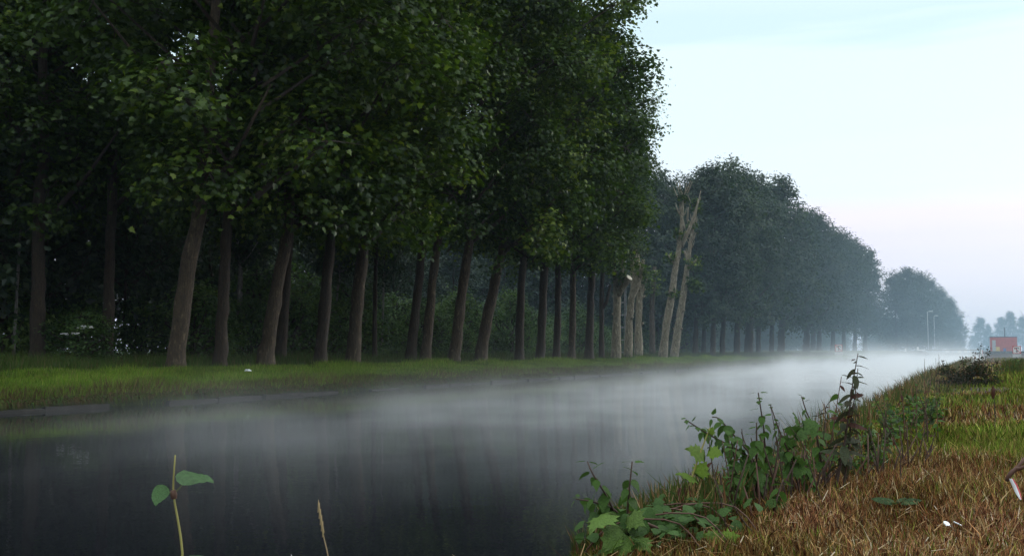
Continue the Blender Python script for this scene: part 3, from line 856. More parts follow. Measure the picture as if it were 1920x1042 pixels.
# loose straw lying among it
n = 4500
d = 2.8 * (14 / 2.8) ** r.random(n); px = r.uniform(1000, 2010, n); s = (px - 960) / F * d
x = -sy * d + cyw * s; y = cyw * d + sy * s
ok = x > WR + .5; x, y = x[ok], y[ok]; n = len(x)
a = r.uniform(0, 6.28, n); ln = r.uniform(.03, .09, n)
p0 = np.stack([x, y, ground_z(x, y) + r.uniform(.01, .09, n)], 1)
dv = np.stack([np.cos(a), np.sin(a), r.normal(size=n) * .35], 1) * ln[:, None]
sd = np.stack([-np.sin(a), np.cos(a), np.zeros(n)], 1) * .0028
V = np.stack([p0 - sd, p0 + sd, p0 + dv + sd * .5, p0 + dv - sd * .5], 1).reshape(-1, 3)
T = (np.array([(0, 1, 2), (0, 2, 3)])[None] + (np.arange(n) * 4)[:, None, None]).reshape(-1, 3)
parts.append((V, T, np.repeat(pick(r, n, [(.30, .20, .10), (.20, .11, .05), (.46, .38, .27)], [3, 3, .7]), 2, axis=0)))
st = link('stubble', join(parts, 'stubble', M['blade'])); tag(st, 'mown dry brown stubble mixed with green grass on the near bank', 'grass', kind='stuff')
# tall reedy grass fringe on the near bank's water side and farther on
n = 16000
y = 4.5 + 90 * r.random(n) ** 1.8; x = right_edge(y) + .35 + .75 * r.random(n) ** 1.2 + .25 * vnoise(y, y * 0, 3)
c = pick(r, n, [(.07, .10, .025), (.05, .075, .02), (.22, .14, .06), (.12, .06, .03), (.30, .22, .12)], [4, 4, 2, 2, 1])
h = (.12 + .34 * vnoise(y * .8, x * 0 + 2, 12) ** 1.5) * r.uniform(.5, 1.3, n)
fr = join([blades(x, y, h, r.uniform(.006, .014, n) * (1 + y / 25), c, r, .4, True)], 'fringe', M['blade'])
tag(link('fringe_grass', fr), 'longer mixed grass fringe along the near water edge', 'grass', kind='stuff')
n = 5000
y = r.uniform(34, 60, n); x = r.uniform(.6, 3.4, n)
c = pick(r, n, [(.06, .085, .025), (.045, .065, .02), (.12, .09, .035)], [4, 3, 2])
h = r.uniform(.2, .7, n) * (.25 + .8 * vnoise(x * 1.2, y * .25, 14))
tag(link('tall_grass', join([blades(x, y, h, r.uniform(.02, .05, n), c, r, .3, True)], 'tall_grass', M['blade'])), 'tall dark grass clump on the near bank before the anchor sign', 'grass', kind='stuff')

# ------------------------------------------------------------------ foreground plants
def leaf_mesh(kind, m, seed=0):
    rr_ = random.Random(seed)
    if kind == 'nettle':
        prof = [(0, .02), (.08, .20), (.18, .30), (.30, .335), (.44, .30), (.58, .235), (.72, .16), (.86, .085), (1, 0)]
    elif kind == 'dock':
        prof = [(0, .03), (.1, .11), (.25, .165), (.45, .19), (.62, .17), (.78, .12), (.9, .06), (1, 0)]
    elif kind == 'round':
        prof = [(0, .03), (.06, .28), (.2, .44), (.38, .48), (.56, .42), (.72, .30), (.86, .15), (1, 0)]
    elif kind == 'lance':
        prof = [(0, .02), (.15, .09), (.35, .13), (.55, .12), (.75, .08), (1, 0)]
    if kind == 'lobed':
        o = [(0, .02), (.05, .22), (-.04, .40), (.16, .36), (.22, .55), (.34, .42), (.44, .62), (.50, .36), (.60, .30), (.72, .34), (.78, .16), (1, 0)]
        V = []; F_ = []
        nmid = len(o)
        for u, v in o: V.append((u, 0, 0))
        for sgn in (1, -1):
            for u, v in o: V.append((u, sgn * v, -.20 * v - .10 * u * u + rr_.uniform(-.02, .02)))
        V = [(u, v, w - .12 * u * u if v == 0 else w) for u, v, w in V]
        for i in range(nmid - 1):
            a, b_ = i, i + 1
            F_ += [(a, b_, nmid + i + 1), (a, nmid + i + 1, nmid + i)]
            F_ += [(b_, a, 2 * nmid + i), (b_, 2 * nmid + i, 2 * nmid + i + 1)]
    else:
        # serrated margin: each profile step gets a tooth
        st_ = []
        for i in range(len(prof) - 1):
            (u0, v0), (u1, v1) = prof[i], prof[i + 1]
            st_.append((u0, v0))
            if kind in ('nettle', 'round') and i > 0:
                st_.append((u0 + (u1 - u0) * .62, v0 * .38 + v1 * .62 + .028))
        st_.append(prof[-1])
        n_ = len(st_); V = []; F_ = []
        dr = {'nettle': .22, 'dock': .25, 'round': .12, 'lance': .15}[kind]
        for u, v in st_: V.append((u, 0, -dr * u * u))
        for sgn in (1, -1):
            for u, v in st_: V.append((u, sgn * v, -dr * u * u + .35 * v - .55 * v * v * 2 + .012 * math.sin(u * 30)))
        for i in range(n_ - 1):
            F_ += [(i, i + 1, n_ + i + 1), (i, n_ + i + 1, n_ + i), (i + 1, i, 2 * n_ + i), (i + 1, 2 * n_ + i, 2 * n_ + i + 1)]
    me = mesh('leaf', V, F_, m, smooth=True)
    return me

def fol(name, c, gloss=.025, trans=.3, var=.35, dark=None):
    """leaf surface: veined noise of one hue, each leaf object a little different"""
    def b(t, n, l):
        oi = n('ShaderNodeObjectInfo'); tcn = n('ShaderNodeTexCoord')
        x = n('ShaderNodeTexNoise'); x.inputs['Scale'].default_value = 6; x.inputs['Detail'].default_value = 4
        l(tcn.outputs['Object'], x.inputs['Vector'])
        a = n('ShaderNodeMath'); a.operation = 'MULTIPLY_ADD'; l(oi.outputs['Random'], a.inputs[0]); a.inputs[1].default_value = var
        l(x.outputs['Fac'], a.inputs[2])
        dk = dark or tuple(q * .45 for q in c)
        cr_ = ramp(n, ((.3, dk), (.85, c))); l(a.outputs[0], cr_.inputs[0])
        wv = n('ShaderNodeTexNoise'); wv.inputs['Scale'].default_value = 14; wv.inputs['Detail'].default_value = 3
        l(tcn.outputs['Object'], wv.inputs['Vector'])
        bp = n('ShaderNodeBump'); bp.inputs['Strength'].default_value = .5; bp.inputs['Distance'].default_value = .06
        l(wv.outputs['Fac'], bp.inputs['Height'])
        d = n('ShaderNodeBsdfDiffuse'); l(cr_.outputs[0], d.inputs[0]); l(bp.outputs[0], d.inputs['Normal'])
        tr = n('ShaderNodeBsdfTranslucent'); l(cr_.outputs[0], tr.inputs[0])
        m1 = n('ShaderNodeMixShader'); m1.inputs[0].default_value = trans
        l(d.outputs[0], m1.inputs[1]); l(tr.outputs[0], m1.inputs[2])
        g = n('ShaderNodeBsdfGlossy'); g.inputs['Roughness'].default_value = .42; l(bp.outputs[0], g.inputs['Normal'])
        m2 = n('ShaderNodeMixShader'); m2.inputs[0].default_value = gloss
        l(m1.outputs[0], m2.inputs[1]); l(g.outputs[0], m2.inputs[2])
        return m2.outputs[0]
    return mat(name, b)
M['nettle'] = fol('nettle_leaf', (.075, .155, .028))
M['lime'] = fol('sapling_leaf', (.15, .25, .028), trans=.45)
M['burdock'] = fol('burdock_leaf', (.12, .21, .035), gloss=.03)
M['seedling'] = fol('seedling_leaf', (.085, .17, .035))
M['wdark'] = fol('willowherb_leaf', (.050, .065, .028), dark=(.035, .018, .012))
M['bramble'] = fol('bramble_big_leaf', (.065, .14, .028), gloss=.03)
M['dockm'] = fol('dock_leaf', (.05, .10, .03), gloss=.03)
M['vine'] = fol('sprig_leaf', (.07, .17, .045), gloss=.05)
M['rust'] = fol('withered_leaf', (.09, .032, .018), dark=(.04, .014, .009))
M['stem_g'] = _m_simple('green_stem', (.10, .12, .035), .6)
M['stem_y'] = _m_simple('yellow_stem', (.28, .25, .06), .6)
M['stem_d'] = _m_simple('brown_stem', (.050, .026, .016), .8)
M['stem_r'] = _m_simple('reddish_stem', (.10, .045, .028), .7)
M['straw'] = _m_simple('straw', (.34, .25, .12), .8)
M['straw_pale'] = _m_simple('pale_straw', (.60, .54, .42), .8)
LM = {k_: leaf_mesh(a, M[b_]) for k_, (a, b_) in {'nettle': ('nettle', 'nettle'), 'lime': ('lobed', 'lime'), 'burdock': ('lobed', 'burdock'), 'wdark': ('dock', 'wdark'), 'bramble': ('round', 'bramble'),
      'dock': ('dock', 'dockm'), 'vine': ('round', 'vine'), 'rust': ('dock', 'rust'), 'lance': ('lance', 'wdark')}.items()}

def add_leaf(par, base, kind, pos, dirv, size, roll=0, up=Vector((0, 0, 1)), wscale=1.0):
    d = Vector(dirv).normalized()
    n_ = (up - d * up.dot(d))
    n_ = n_.normalized() if n_.length > 1e-3 else d.orthogonal()
    n_ = Matrix.Rotation(roll, 3, d) @ n_
    s_ = n_.cross(d)
    o = link('leaf', LM[kind], par)
    mtx = Matrix((d * size, s_ * size * wscale, n_ * size)).transposed().to_4x4()
    mtx.translation = Vector(pos) - base
    o.matrix_local = mtx
    return o

def curve(pts, n=14):
    """smooth polyline through the points"""
    pts = [Vector(p) for p in pts]; o = []
    sl = [(b_ - a).length for a, b_ in zip(pts, pts[1:])]; mn_ = max(min(sl), max(sl) / 7)
    q = [pts[0]]
    for a, b_, l_ in zip(pts, pts[1:], sl):
        m_ = max(1, round(l_ / mn_)); q += [a.lerp(b_, (j + 1) / m_) for j in range(m_)]
    pts = q; n = max(n, len(pts) - 1)
    for i in range(n + 1):
        t = i / n * (len(pts) - 1); k_ = min(int(t), len(pts) - 2); f = t - k_
        p0, p1, p2, p3 = pts[max(k_ - 1, 0)], pts[k_], pts[k_ + 1], pts[min(k_ + 2, len(pts) - 1)]
        o.append(.5 * ((2 * p1) + (p2 - p0) * f + (2 * p0 - 5 * p1 + 4 * p2 - p3) * f * f + (3 * p1 - p0 - 3 * p2 + p3) * f ** 3))
    return o

def stem(par, base, pts, r0, r1, m, n=7, name='stem'):
    b_ = MB(); k_ = len(pts)
    b_.tube([p - base for p in pts], [r0 + (r1 - r0) * i / (k_ - 1) for i in range(k_)], n, wob=.1, seed=k_)
    return b_.build(name, M[m], par, smooth=True)

def grounded(px, d, sink=.03):
    """ground point of a photo column at view distance d"""
    p = at(px, 0, d); return Vector((p.x, p.y, gz(p.x, p.y) - sink))

def nettle(label, d, px_path, nleaf, size, base_px=None, seed=0, kind='nettle', stm='stem_d', name='nettle', group='nettles on the near bank', start=.3, r0=.0075, drop=.9, cat='nettle'):
    """opposite leaf pairs up a bending stem; px_path from base to tip"""
    rr_ = random.Random(seed)
    b0 = grounded(base_px if base_px else px_path[0][0], d)
    t = empty(name, b0); tag(t, label, cat, group)
    pts = curve([b0] + [at(x, y, d + .05 * math.sin(i * 1.3 + seed)) for i, (x, y) in enumerate(px_path)], 18)
    stem(t, b0, pts, r0, .003, stm)
    nleaf = int(nleaf * 1.2); size *= .78; start = max(start, .38)
    for i in range(nleaf):
        f = start + (1 - start) * i / max(nleaf - 1, 1)
        j = f * (len(pts) - 1); k_ = min(int(j), len(pts) - 2)
        p = pts[k_].lerp(pts[k_ + 1], j - k_)
        ax = (pts[k_ + 1] - pts[k_]).normalized()
        s_ = size * (1.0 if f < .6 else 1.0 - .5 * (f - .6) / .4) * rr_.uniform(.8, 1.15)
        a = i * math.pi / 2 + seed + rr_.uniform(-.3, .3)
        u = ax.orthogonal().normalized(); w = ax.cross(u)
        for q_ in (0, math.pi):
            if rr_.random() < .08: continue
            o = (u * math.cos(a + q_) + w * math.sin(a + q_)).normalized()
            dv = o * .8 + ax * .25 + Vector((0, 0, -drop * (1.2 if f < .85 else .2)))
            add_leaf(t, b0, kind, p + o * .012, dv, s_, rr_.uniform(-.3, .3))
    return t

D1 = 5.0
nettle('nettle leaning over the water beside the broad pale burdock leaves', 4.35, [(1180, 1035), (1165, 985), (1135, 925), (1107, 880), (1100, 862)], 8, .115, 1185, 1)
nettle('upright nettle with a brown stem behind the burdock', 4.3, [(1175, 1030), (1173, 960), (1178, 905), (1183, 862)], 8, .105, 1176, 2)
nettle('nettle with a drooping side spray low over the water by the burdock', 4.4, [(1200, 1010), (1150, 950), (1110, 935), (1078, 930)], 8, .08, 1210, 3)
nettle('arching nettle whose tip nods over the water, lower of two', 5.2, [(1440, 960), (1410, 860), (1370, 835), (1325, 812), (1283, 785)], 11, .105, 1450, 4, start=.35)
nettle('arching nettle with round-based hanging leaves, upper of two', 5.15, [(1430, 960), (1400, 845), (1365, 805), (1345, 782), (1333, 780)], 9, .125, 1438, 5, start=.4)
nettle('bushy upright nettle below the two arching ones', 5.0, [(1385, 980), (1378, 900), (1372, 850), (1366, 815)], 9, .12, 1388, 6)
nettle('straight nettle with a bare brown spike above its leaves', 5.3, [(1430, 970), (1432, 880), (1428, 800), (1419, 735)], 10, .10, 1432, 7, start=.25)
nettle('straight nettle with a dark stem beside the bare-spiked one', 5.1, [(1413, 985), (1413, 900), (1414, 840), (1415, 790)], 10, .11, 1413, 8)
nettle('slanting nettle behind the lobed seedling leaves', 5.4, [(1500, 950), (1480, 860), (1455, 800), (1442, 760)], 9, .09, 1506, 9)
nettle('nettle with a small nodding tip between the seedling and the tall willowherb', 5.7, [(1540, 900), (1525, 810), (1508, 770), (1500, 742)], 8, .08, 1545, 10)
nettle('low leafy nettle at the foot of the arching ones', 4.9, [(1440, 985), (1450, 930), (1462, 895)], 7, .12, 1438, 11)
nettle('low leafy nettle under the lime green sapling', 4.8, [(1360, 1000), (1352, 940), (1345, 880)], 7, .10, 1362, 12)
nettle('low dark nettle at the foot of the tall willowherb', 5.5, [(1520, 945), (1512, 900), (1500, 850)], 8, .10, 1524, 22)
# lime-leaved sapling
b0 = grounded(1283, 4.7); t = empty('sapling', b0); tag(t, 'young sapling with lime green lobed leaves on a pale stem', 'sapling')
pts = curve([b0, at(1281, 960, 4.7), at(1291, 900, 4.7), at(1308, 850, 4.7), at(1328, 800, 4.7)], 14)
stem(t, b0, pts, .007, .003, 'stem_y')
for (px, py, dx, dz, s_, ro) in [(1300, 892, -1, .45, .10, .3), (1318, 850, -.9, .5, .10, -.2), (1325, 842, .7, -.1, .07, .4), (1304, 888, .6, .8, .08, .8), (1328, 812, .4, .9, .04, .3), (1328, 806, -.5, .6, .035, .3)]:
    p = at(px, py, 4.7); add_leaf(t, b0, 'lime', p, (dx * cyw, dx * sy - .35, dz), s_, ro, up=Vector((.2, -.5, .8)))
for q_ in range(3):
    p = at(1290 - q_ * 9, 905 + q_ * 2, 4.68); add_leaf(t, b0, 'rust', p, (-.2, -.2, -1), .045, q_)
# seedling with big lobed leaves between nettles
b0 = grounded(1475, 5.4); t = empty('sapling', b0); tag(t, 'plane seedling with big dull green lobed leaves among the nettles', 'sapling')
pts = curve([b0, at(1476, 880, 5.4), at(1484, 810, 5.4), at(1500, 790, 5.4)], 10); stem(t, b0, pts, .008, .003, 'stem_g')
for i, (px, py, dx, dz, s_) in enumerate([(1478, 838, -.6, .7, .12), (1486, 815, .8, .5, .12), (1502, 797, 1, .1, .11), (1476, 850, -1, -.1, .11), (1495, 795, -.3, 1, .09), (1480, 858, .9, -.4, .11), (1490, 806, -.9, .3, .10), (1477, 872, -.5, -.5, .10), (1478, 880, .9, .1, .11)]):
    LM['lime2'] = LM.get('lime2') or leaf_mesh('lobed', M['seedling'])
    add_leaf(t, b0, 'lime2', at(px, py, 5.38), (dx * cyw, dx * sy - .2, dz), s_ * .85, i * .5 - 1, up=Vector((.3, -.8, .4)))
# burdock with broad pale leaves at the water edge
b0 = grounded(1165, 4.2); b0.z = max(b0.z, .05); t = empty('burdock', b0); tag(t, 'burdock with broad pale green leaves hanging over the water', 'burdock')
for i, (px, py, tx, ty, s_, ro) in enumerate([(1140, 955, 1082, 995, .15, .5), (1165, 985, 1115, 1035, .15, -.4), (1160, 1000, 1165, 1045, .13, .2), (1175, 960, 1215, 985, .11, .3), (1185, 1000, 1230, 1030, .12, -.3), (1150, 1000, 1105, 1055, .14, .8)]):
    p = at(px, py, 4.15); q2 = at(tx, ty, 4.0); add_leaf(t, b0, 'burdock', p, q2 - p, s_, ro, up=Vector((.15, -.75, .6)), wscale=.85)
    pp = curve([b0, (b0 + p) / 2 + Vector((0, 0, .03)), p], 6); stem(t, b0, pp, .006, .003, 'stem_g', 5)
# bramble runners along the edge
for bi_, (px, d, lab) in enumerate([(1215, 4.5, 'low bramble mat with glossy round leaves next to the burdock'), (1255, 4.6, 'low bramble mat at the water edge before the lime sapling'), (1300, 4.55, 'low bramble patch around the foot of the lime sapling'),
                                    (1190, 4.2, 'bramble mat under the burdock leaves'), (1240, 4.3, 'bramble mat trailing down beside the fallen twig')]):
    b0 = grounded(px, d); t = empty('bramble', b0); tag(t, lab, 'bramble', 'bramble mats on the near bank')
    rr_ = random.Random(bi_ + 50)
    pts = curve([b0 + Vector((-.25, .05, .02)), b0 + Vector((-.1, 0, .16)), b0 + Vector((.15, .05, .18)), b0 + Vector((.3, -.02, .06))], 10); stem(t, b0, pts, .004, .003, 'stem_r', 5)
    for i in range(48):
        p = b0 + Vector((rr_.gauss(0, .12), rr_.gauss(0, .10), rr_.uniform(.04, .20)))
        a = rr_.uniform(0, 6.28)
        add_leaf(t, b0, 'bramble', p, (math.cos(a), math.sin(a), rr_.uniform(-.3, .4)), rr_.uniform(.03, .065), rr_.uniform(-.9, .9), up=Vector((0, -.6, .8)))
# fallen twig
b0 = grounded(1215, 4.4); t0 = [at(1188, 965, 4.3), at(1215, 978, 4.32), at(1245, 990, 4.35), at(1275, 1005, 4.4)]
tw = MB(); tw.tube(curve(t0, 8), [.010 - .0008 * i for i in range(9)], 7, wob=.2); tag(tw.build('fallen_twig', M['stem_r'], smooth=True), 'reddish fallen twig lying across the bramble leaves', 'twig')
# tall dark willowherb
def willow(label, d, path, seed, n_l, size, kind='wdark', sm='stem_d', r0=.009, start=.3, name='willowherb'):
    rr_ = random.Random(seed)
    b0 = grounded(path[0][0], d); t = empty(name, b0); tag(t, label, 'weed', 'tall weeds on the near bank')
    pts = curve([b0] + [at(x, y, d) for x, y in path], 22); stem(t, b0, pts, r0, .002, sm)
    for i in range(n_l):
        f = start + (1 - start) * i / n_l
        j = f * (len(pts) - 1); k_ = min(int(j), len(pts) - 2); p = pts[k_].lerp(pts[k_ + 1], j - k_)
        a = i * 2.4 + seed
        dv = Vector((math.cos(a), math.sin(a) * .7, rr_.uniform(-.9, .55)))
        add_leaf(t, b0, kind if rr_.random() < .88 else 'rust', p, dv, size * (1 - .6 * f) * rr_.uniform(.7, 1.3), rr_.uniform(-.8, .8))
    return t
willow('tall dark willowherb spire rising above the mist', 5.6, [(1555, 930), (1575, 840), (1588, 770), (1596, 715), (1607, 662)], 3, 34, .15, start=.28)
willow('second dark stem close against the tall willowherb spire', 5.65, [(1570, 930), (1585, 840), (1592, 780), (1600, 735), (1606, 690)], 9, 22, .11, start=.35, r0=.007)
willow('slender pale-tipped weed beside the tall willowherb', 5.8, [(1545, 920), (1550, 840), (1562, 775), (1575, 705)], 5, 9, .11, 'nettle', 'stem_r', .005, .35)
willow('thin weed with two drooping leaves at the foot of the pale-tipped one', 5.7, [(1528, 900), (1540, 810), (1545, 760), (1556, 748)], 6, 5, .10, 'lance', 'stem_d', .004, .5)
willow('slanting bare brown weed leaning away from the tall willowherb', 5.9, [(1680, 850), (1660, 800), (1645, 765), (1632, 738)], 8, 4, .07, 'lance', 'stem_d', .004, .5)
willow('dark seed-headed dock stalk at the water edge beyond the willowherb', 8.2, [(1690, 790), (1688, 755), (1684, 725), (1681, 725)], 7, 9, .12, 'rust', 'stem_r', .006, .2)
for i in range(34):
    rr_ = random.Random(40 + i)
    px = 1345 + i * 12.5 + rr_.uniform(-14, 14); d = 4.75 + (px - 1345) / 400 * 3.4 + rr_.uniform(-.1, .3)
    top = np.interp(px, [1345, 1450, 1560, 1680, 1760], [835, 800, 770, 735, 705]) + rr_.uniform(-20, 45); base_y = np.interp(px, [1345, 1560, 1760], [985, 900, 760])
    lx = rr_.uniform(-38, 30) * 5 / d
    w_ = willow('thin airy weed with small dark leaves among the nettles and dead stems', d, [(px, base_y), (px + lx * .35, base_y * .6 + top * .4), (px + lx, top)], 60 + i, 13, rr_.uniform(.055, .085), rr_.choice(['nettle', 'lance', 'wdark', 'nettle']), rr_.choice(['stem_d', 'stem_r']), .0045, .3, 'thin_weed')
    w_['group'] = 'thin weeds among the nettles'
# bare dry stalks in front of the water
for i, (path, d, lab) in enumerate([([(1470, 950), (1455, 850), (1448, 800), (1441, 756)], 5.35, 'bare slanting dry stalk leaning against the bare-spiked nettle'), ([(1540, 960), (1500, 830), (1470, 790)], 5.2, 'long dark bare stalk slanting behind the plane seedling'),
                                    ([(1730, 800), (1730, 730), (1731, 672)], 9.5, 'single upright dry grass stalk against the white mist'), ([(1712, 800), (1705, 730), (1697, 708)], 9.0, 'thin slanting grass stalk next to the upright dry one'),
                                    ([(1756, 760), (1757, 700), (1758, 664)], 12, 'thin upright stalk with a bent tip beside the dark bush'), ([(1752, 760), (1752, 700), (1752, 670)], 12.5, 'hair-thin upright stalk next to the bent-tipped one'),
                                    ([(1600, 950), (1640, 850), (1652, 800)], 6.0, 'short dry brown stalk among the stubble by the willowherb'), ([(1340, 1000), (1335, 940), (1337, 880)], 4.75, 'dark reddish stalk beside the lime sapling'),
                                    ([(1440, 1040), (1395, 980), (1362, 930)], 4.4, 'broken olive stalk slanting over the stubble'), ([(1357, 1040), (1352, 960), (1335, 885)], 4.5, 'straight dark stalk rising out of the stubble by the lime sapling')]):
    b0 = grounded(path[0][0], d); pts = curve([b0] + [at(x, y, d) for x, y in path[1:]], 12)
    s_ = MB(); s_.tube([p - b0 for p in pts], [.0055 - .0042 * j / 12 for j in range(13)], 6, wob=.1); o = s_.build('dry_stalk', M['stem_d'] if i not in (2, 3) else M['stem_r'], None, b0, smooth=True)
    tag(o, lab, 'stalk', 'dry stalks on the near bank')
for i in range(58):
    rr_ = random.Random(700 + i)
    px = rr_.choice([rr_.uniform(1360, 1620), rr_.uniform(1420, 1580), rr_.uniform(1600, 1740)]); d = 4.6 + (px - 1360) / 380 * 2.4 + rr_.uniform(-.15, .3)
    b0 = grounded(px, d); hh = rr_.uniform(.16, .42); lx = rr_.uniform(-.12, .16)
    s_ = MB(); s_.tube([Vector((0, 0, 0)), Vector((lx * .4, .02, hh * .5)), Vector((lx, rr_.uniform(-.05, .05), hh))], [.0065, .005, .003], 6, wob=.15, seed=i)
    tag(s_.build('dead_stem', M['stem_d'] if i % 3 else M['stem_r'], None, b0, smooth=True), 'short dead brown weed stem standing in the stubble along the water edge', 'stalk', 'dead stems in the stubble')
# small weeds along the edge
weed_tpl = []
for v in range(3):
    r_ = np.random.default_rng(900 + v)
    n = 150
    V0 = []; ns = 7
    sb = MB()
    P_ = []
    for s_ in range(ns):
        a = r_.uniform(0, 6.28); hh = r_.uniform(.25, .5); sp = r_.uniform(.05, .22)
        tp = Vector((sp * math.cos(a), sp * math.sin(a), hh))
        sb.tube([(0.02 * math.cos(a), .02 * math.sin(a), -.05), tp * .5 + Vector((0, 0, .06)), tp], [.004, .003, .0015], 4)
        for q_ in range(n // ns):
            f = r_.uniform(.25, 1); P_.append(np.array(tp) * f + np.array([0, 0, .12 * f * (1 - f)]) + r_.normal(size=3) * .025)
    P_ = np.array(P_)
    V, T, rd = scatter_leaves(P_, r_.normal(size=P_.shape) * .7 + np.array([0, -.2, .6]), .06, 'ovate', r_)
    weed_tpl.append((mesh('foliage', V, T, M['shrub'], rnd=rd), sb.mesh('stems', M['stem_d'])))
for i, (px, d, s_) in enumerate([(1625, 7.2, .75), (1655, 8, .8), (1672, 8.8, .9), (1700, 9.5, .95), (1715, 10, .8), (1735, 10.5, .8), (1745, 12, .7), (1725, 11.2, .7), (1600, 6.4, .5), (1640, 6.8, .5), (1690, 9.2, .6),
                                 (1880, 34, .9), (1866, 30, .8), (1895, 38, 1.0), (1912, 34, 1.2)]):
    b0 = grounded(px, d)
    t = empty('edge_weed', b0, i * 1.1); tag(t, 'small leafy green weed rooted along the near water edge' if i < 11 else 'tall leafy weed clump on the near bank before the anchor sign', 'weed', 'small weeds along the near water edge' if i < 11 else 'weed clumps before the anchor sign')
    f_, s2 = weed_tpl[i % 3]
    link('foliage', f_, t, scl=(s_, s_, s_)); link('stem', s2, t, scl=(s_, s_, s_))
# dark bramble bush against the mist
b0 = grounded(1812, 22); t = empty('dark_bush', b0); tag(t, 'low dark bramble bush with reddish upright shoots against the mist', 'bush')
r_ = np.random.default_rng(31)
P_ = r_.normal(size=(5600, 3)); P_ = P_[(P_ ** 2).sum(1) < 4.4] * np.array([.33, .25, .16]); P_[:, 2] += .20 + .10 * np.sin(P_[:, 0] * 9) * (P_[:, 2] > 0); P_ = P_[P_[:, 2] > -.02]
V, T, rd = scatter_leaves(P_, r_.normal(size=P_.shape) * .7 + np.array([0, 0, .6]), .055, 'ovate', r_)
link('foliage', mesh('foliage', V, T, M['darkbush'], rnd=rd), t)
for i, (dx, hh) in enumerate(((-.1, .72), (.1, .8), (.2, .95), (.28, .75), (.38, .85), (.05, .6), (-.45, .62), (.48, .6))):
    sb = MB(); p_ = [Vector((dx * .7, 0, 0)), Vector((dx, .03, hh * .5)), Vector((dx * 1.15 + .05 * math.sin(i), .05, hh))]
    sb.tube(curve(p_, 6), [.010, .009, .008, .007, .006, .004, .003], 5); so = sb.build('shoot', M['stem_r'], t)
    n = 34
    f = r_.uniform(.4, 1, n)
    Q = np.array([np.array(p_[1].lerp(p_[2], (q_ - .4) / .6)) for q_ in f]) + np.clip(r_.normal(size=(n, 3)), -1.5, 1.5) * .04
    V, T, rd = scatter_leaves(Q, r_.normal(size=Q.shape), .055, 'ovate', r_)
    link('foliage', mesh('foliage', V, T, M['darkbush'], rnd=rd), so)
# left sprig close to the camera
d = 3.5
b0 = grounded(352, d); t = empty('vine_sprig', b0); tag(t, 'single young shoot with a yellow-green stem and two leaves over the dark water', 'shoot')
pts = curve([b0, at(353, 1040, d), at(346, 985, d), at(334, 925, d), at(333, 890, d), at(335, 850, d)], 20); stem(t, b0, pts, .0075, .0025, 'stem_y', 8)
nd = MB(); nd.tube([at(335, 930, d) - b0, at(334, 922, d) - b0, at(333, 914, d) - b0], [.009, .012, .009], 8); nd.build('node', M['stem_r'], t, smooth=True)
pe = curve([at(334, 921, d), at(345, 910, d), at(355, 897, d), at(352, 893, d), at(342, 885, d - .01)], 8)
stem(t, b0, curve([at(334, 921, d), at(346, 908, d), at(357, 896, d)], 6), .003, .002, 'stem_g', 5, 'petiole')
stem(t, b0, curve([at(334, 920, d), at(326, 918, d), at(319, 920, d)], 6), .003, .002, 'stem_g', 5, 'petiole')
p = at(340, 884, d); add_leaf(t, b0, 'vine', p, at(411, 893, d - .02) - p, .135, .0, up=Vector((-.25, -.35, 1)), wscale=.8)
p = at(313, 904, d); add_leaf(t, b0, 'vine', p, at(300, 937, d - .03) - p, .075, .2, up=Vector((.35, -1, .25)), wscale=.95)
for (x0, y0, x1, y1, s_) in [(352, 1040, 310, 1036, .10), (352, 1042, 405, 1038, .11), (350, 1044, 345, 1060, .11), (354, 1050, 375, 1075, .1)]:
    p = at(x0, y0, d); add_leaf(t, b0, 'vine', p, at(x1, y1, d - .12) - p, s_, 0, up=Vector((.1, -.4, 1)))
# dry grass head and straw tips
b0 = grounded(630, 3.3); t = empty('dry_seedhead', b0); tag(t, 'dry straw-coloured grass seed head over the dark water', 'seed head')
pts = curve([b0, at(624, 1042, 3.3), at(612, 1000, 3.3), at(602, 945, 3.3)], 12); stem(t, b0, pts, .0035, .0016, 'straw', 6)
for i in range(9):
    f = i / 8; p = at(612 - 9 * f + (i % 2) * 3 - 2, 1000 - 45 * f, 3.3)
    sp = MB(); sp.tube([Vector((0, 0, 0)), Vector((.004 * (-1) ** i, 0, .018)), Vector((.002 * (-1) ** i, 0, .042))], [.0012, .0034, .0006], 6)
    sp.build('spikelet', M['straw'], t, p - b0, smooth=True)
b0 = grounded(570, 3.2)
s_ = MB(); s_.tube([p - b0 for p in curve([b0, at(563, 1050, 3.2), at(556, 1040, 3.2), at(553, 1031, 3.2)], 8)], [.003] * 5 + [.004, .004, .003, .001], 6)
tag(s_.build('dry_stalk', M['straw_pale'], None, b0, smooth=True), 'bleached straw tip beside the dry seed head', 'stalk')
b0 = grounded(880, 3.6)
s_ = MB(); s_.tube([p - b0 for p in curve([b0, at(868, 1045, 3.6), at(850, 1031, 3.6)], 8)], [.0025 - .0002 * i for i in range(9)], 5)
tag(s_.build('dry_stalk', M['straw'], None, b0, smooth=True), 'short dry straw leaning out over the water past the seed head', 'stalk')
# dock leaves low in the stubble
b0 = grounded(1672, 4.9); t = empty('dock_plant', b0); tag(t, 'low dock rosette with dark broad leaves in the dry stubble', 'dock')
for i in range(6):
    a = i * 1.05 + .3; add_leaf(t, b0, 'dock', b0 + Vector((.02 * math.cos(a), .02 * math.sin(a), .09)), (math.cos(a), math.sin(a) * .8, .35), .10, .3 * (-1) ** i, up=Vector((0, -.5, .8)))
b0 = grounded(1345, 4.2); t = empty('dock_plant', b0); tag(t, 'small yellow-green broad-leaved seedling in the stubble below the nettles', 'dock')
for i in range(3): add_leaf(t, b0, 'lime', b0 + Vector((0, 0, .06)), (math.cos(i * 2.1 + 4), math.sin(i * 2.1 + 4), .5), .09, 0, up=Vector((0, -.8, .5)))
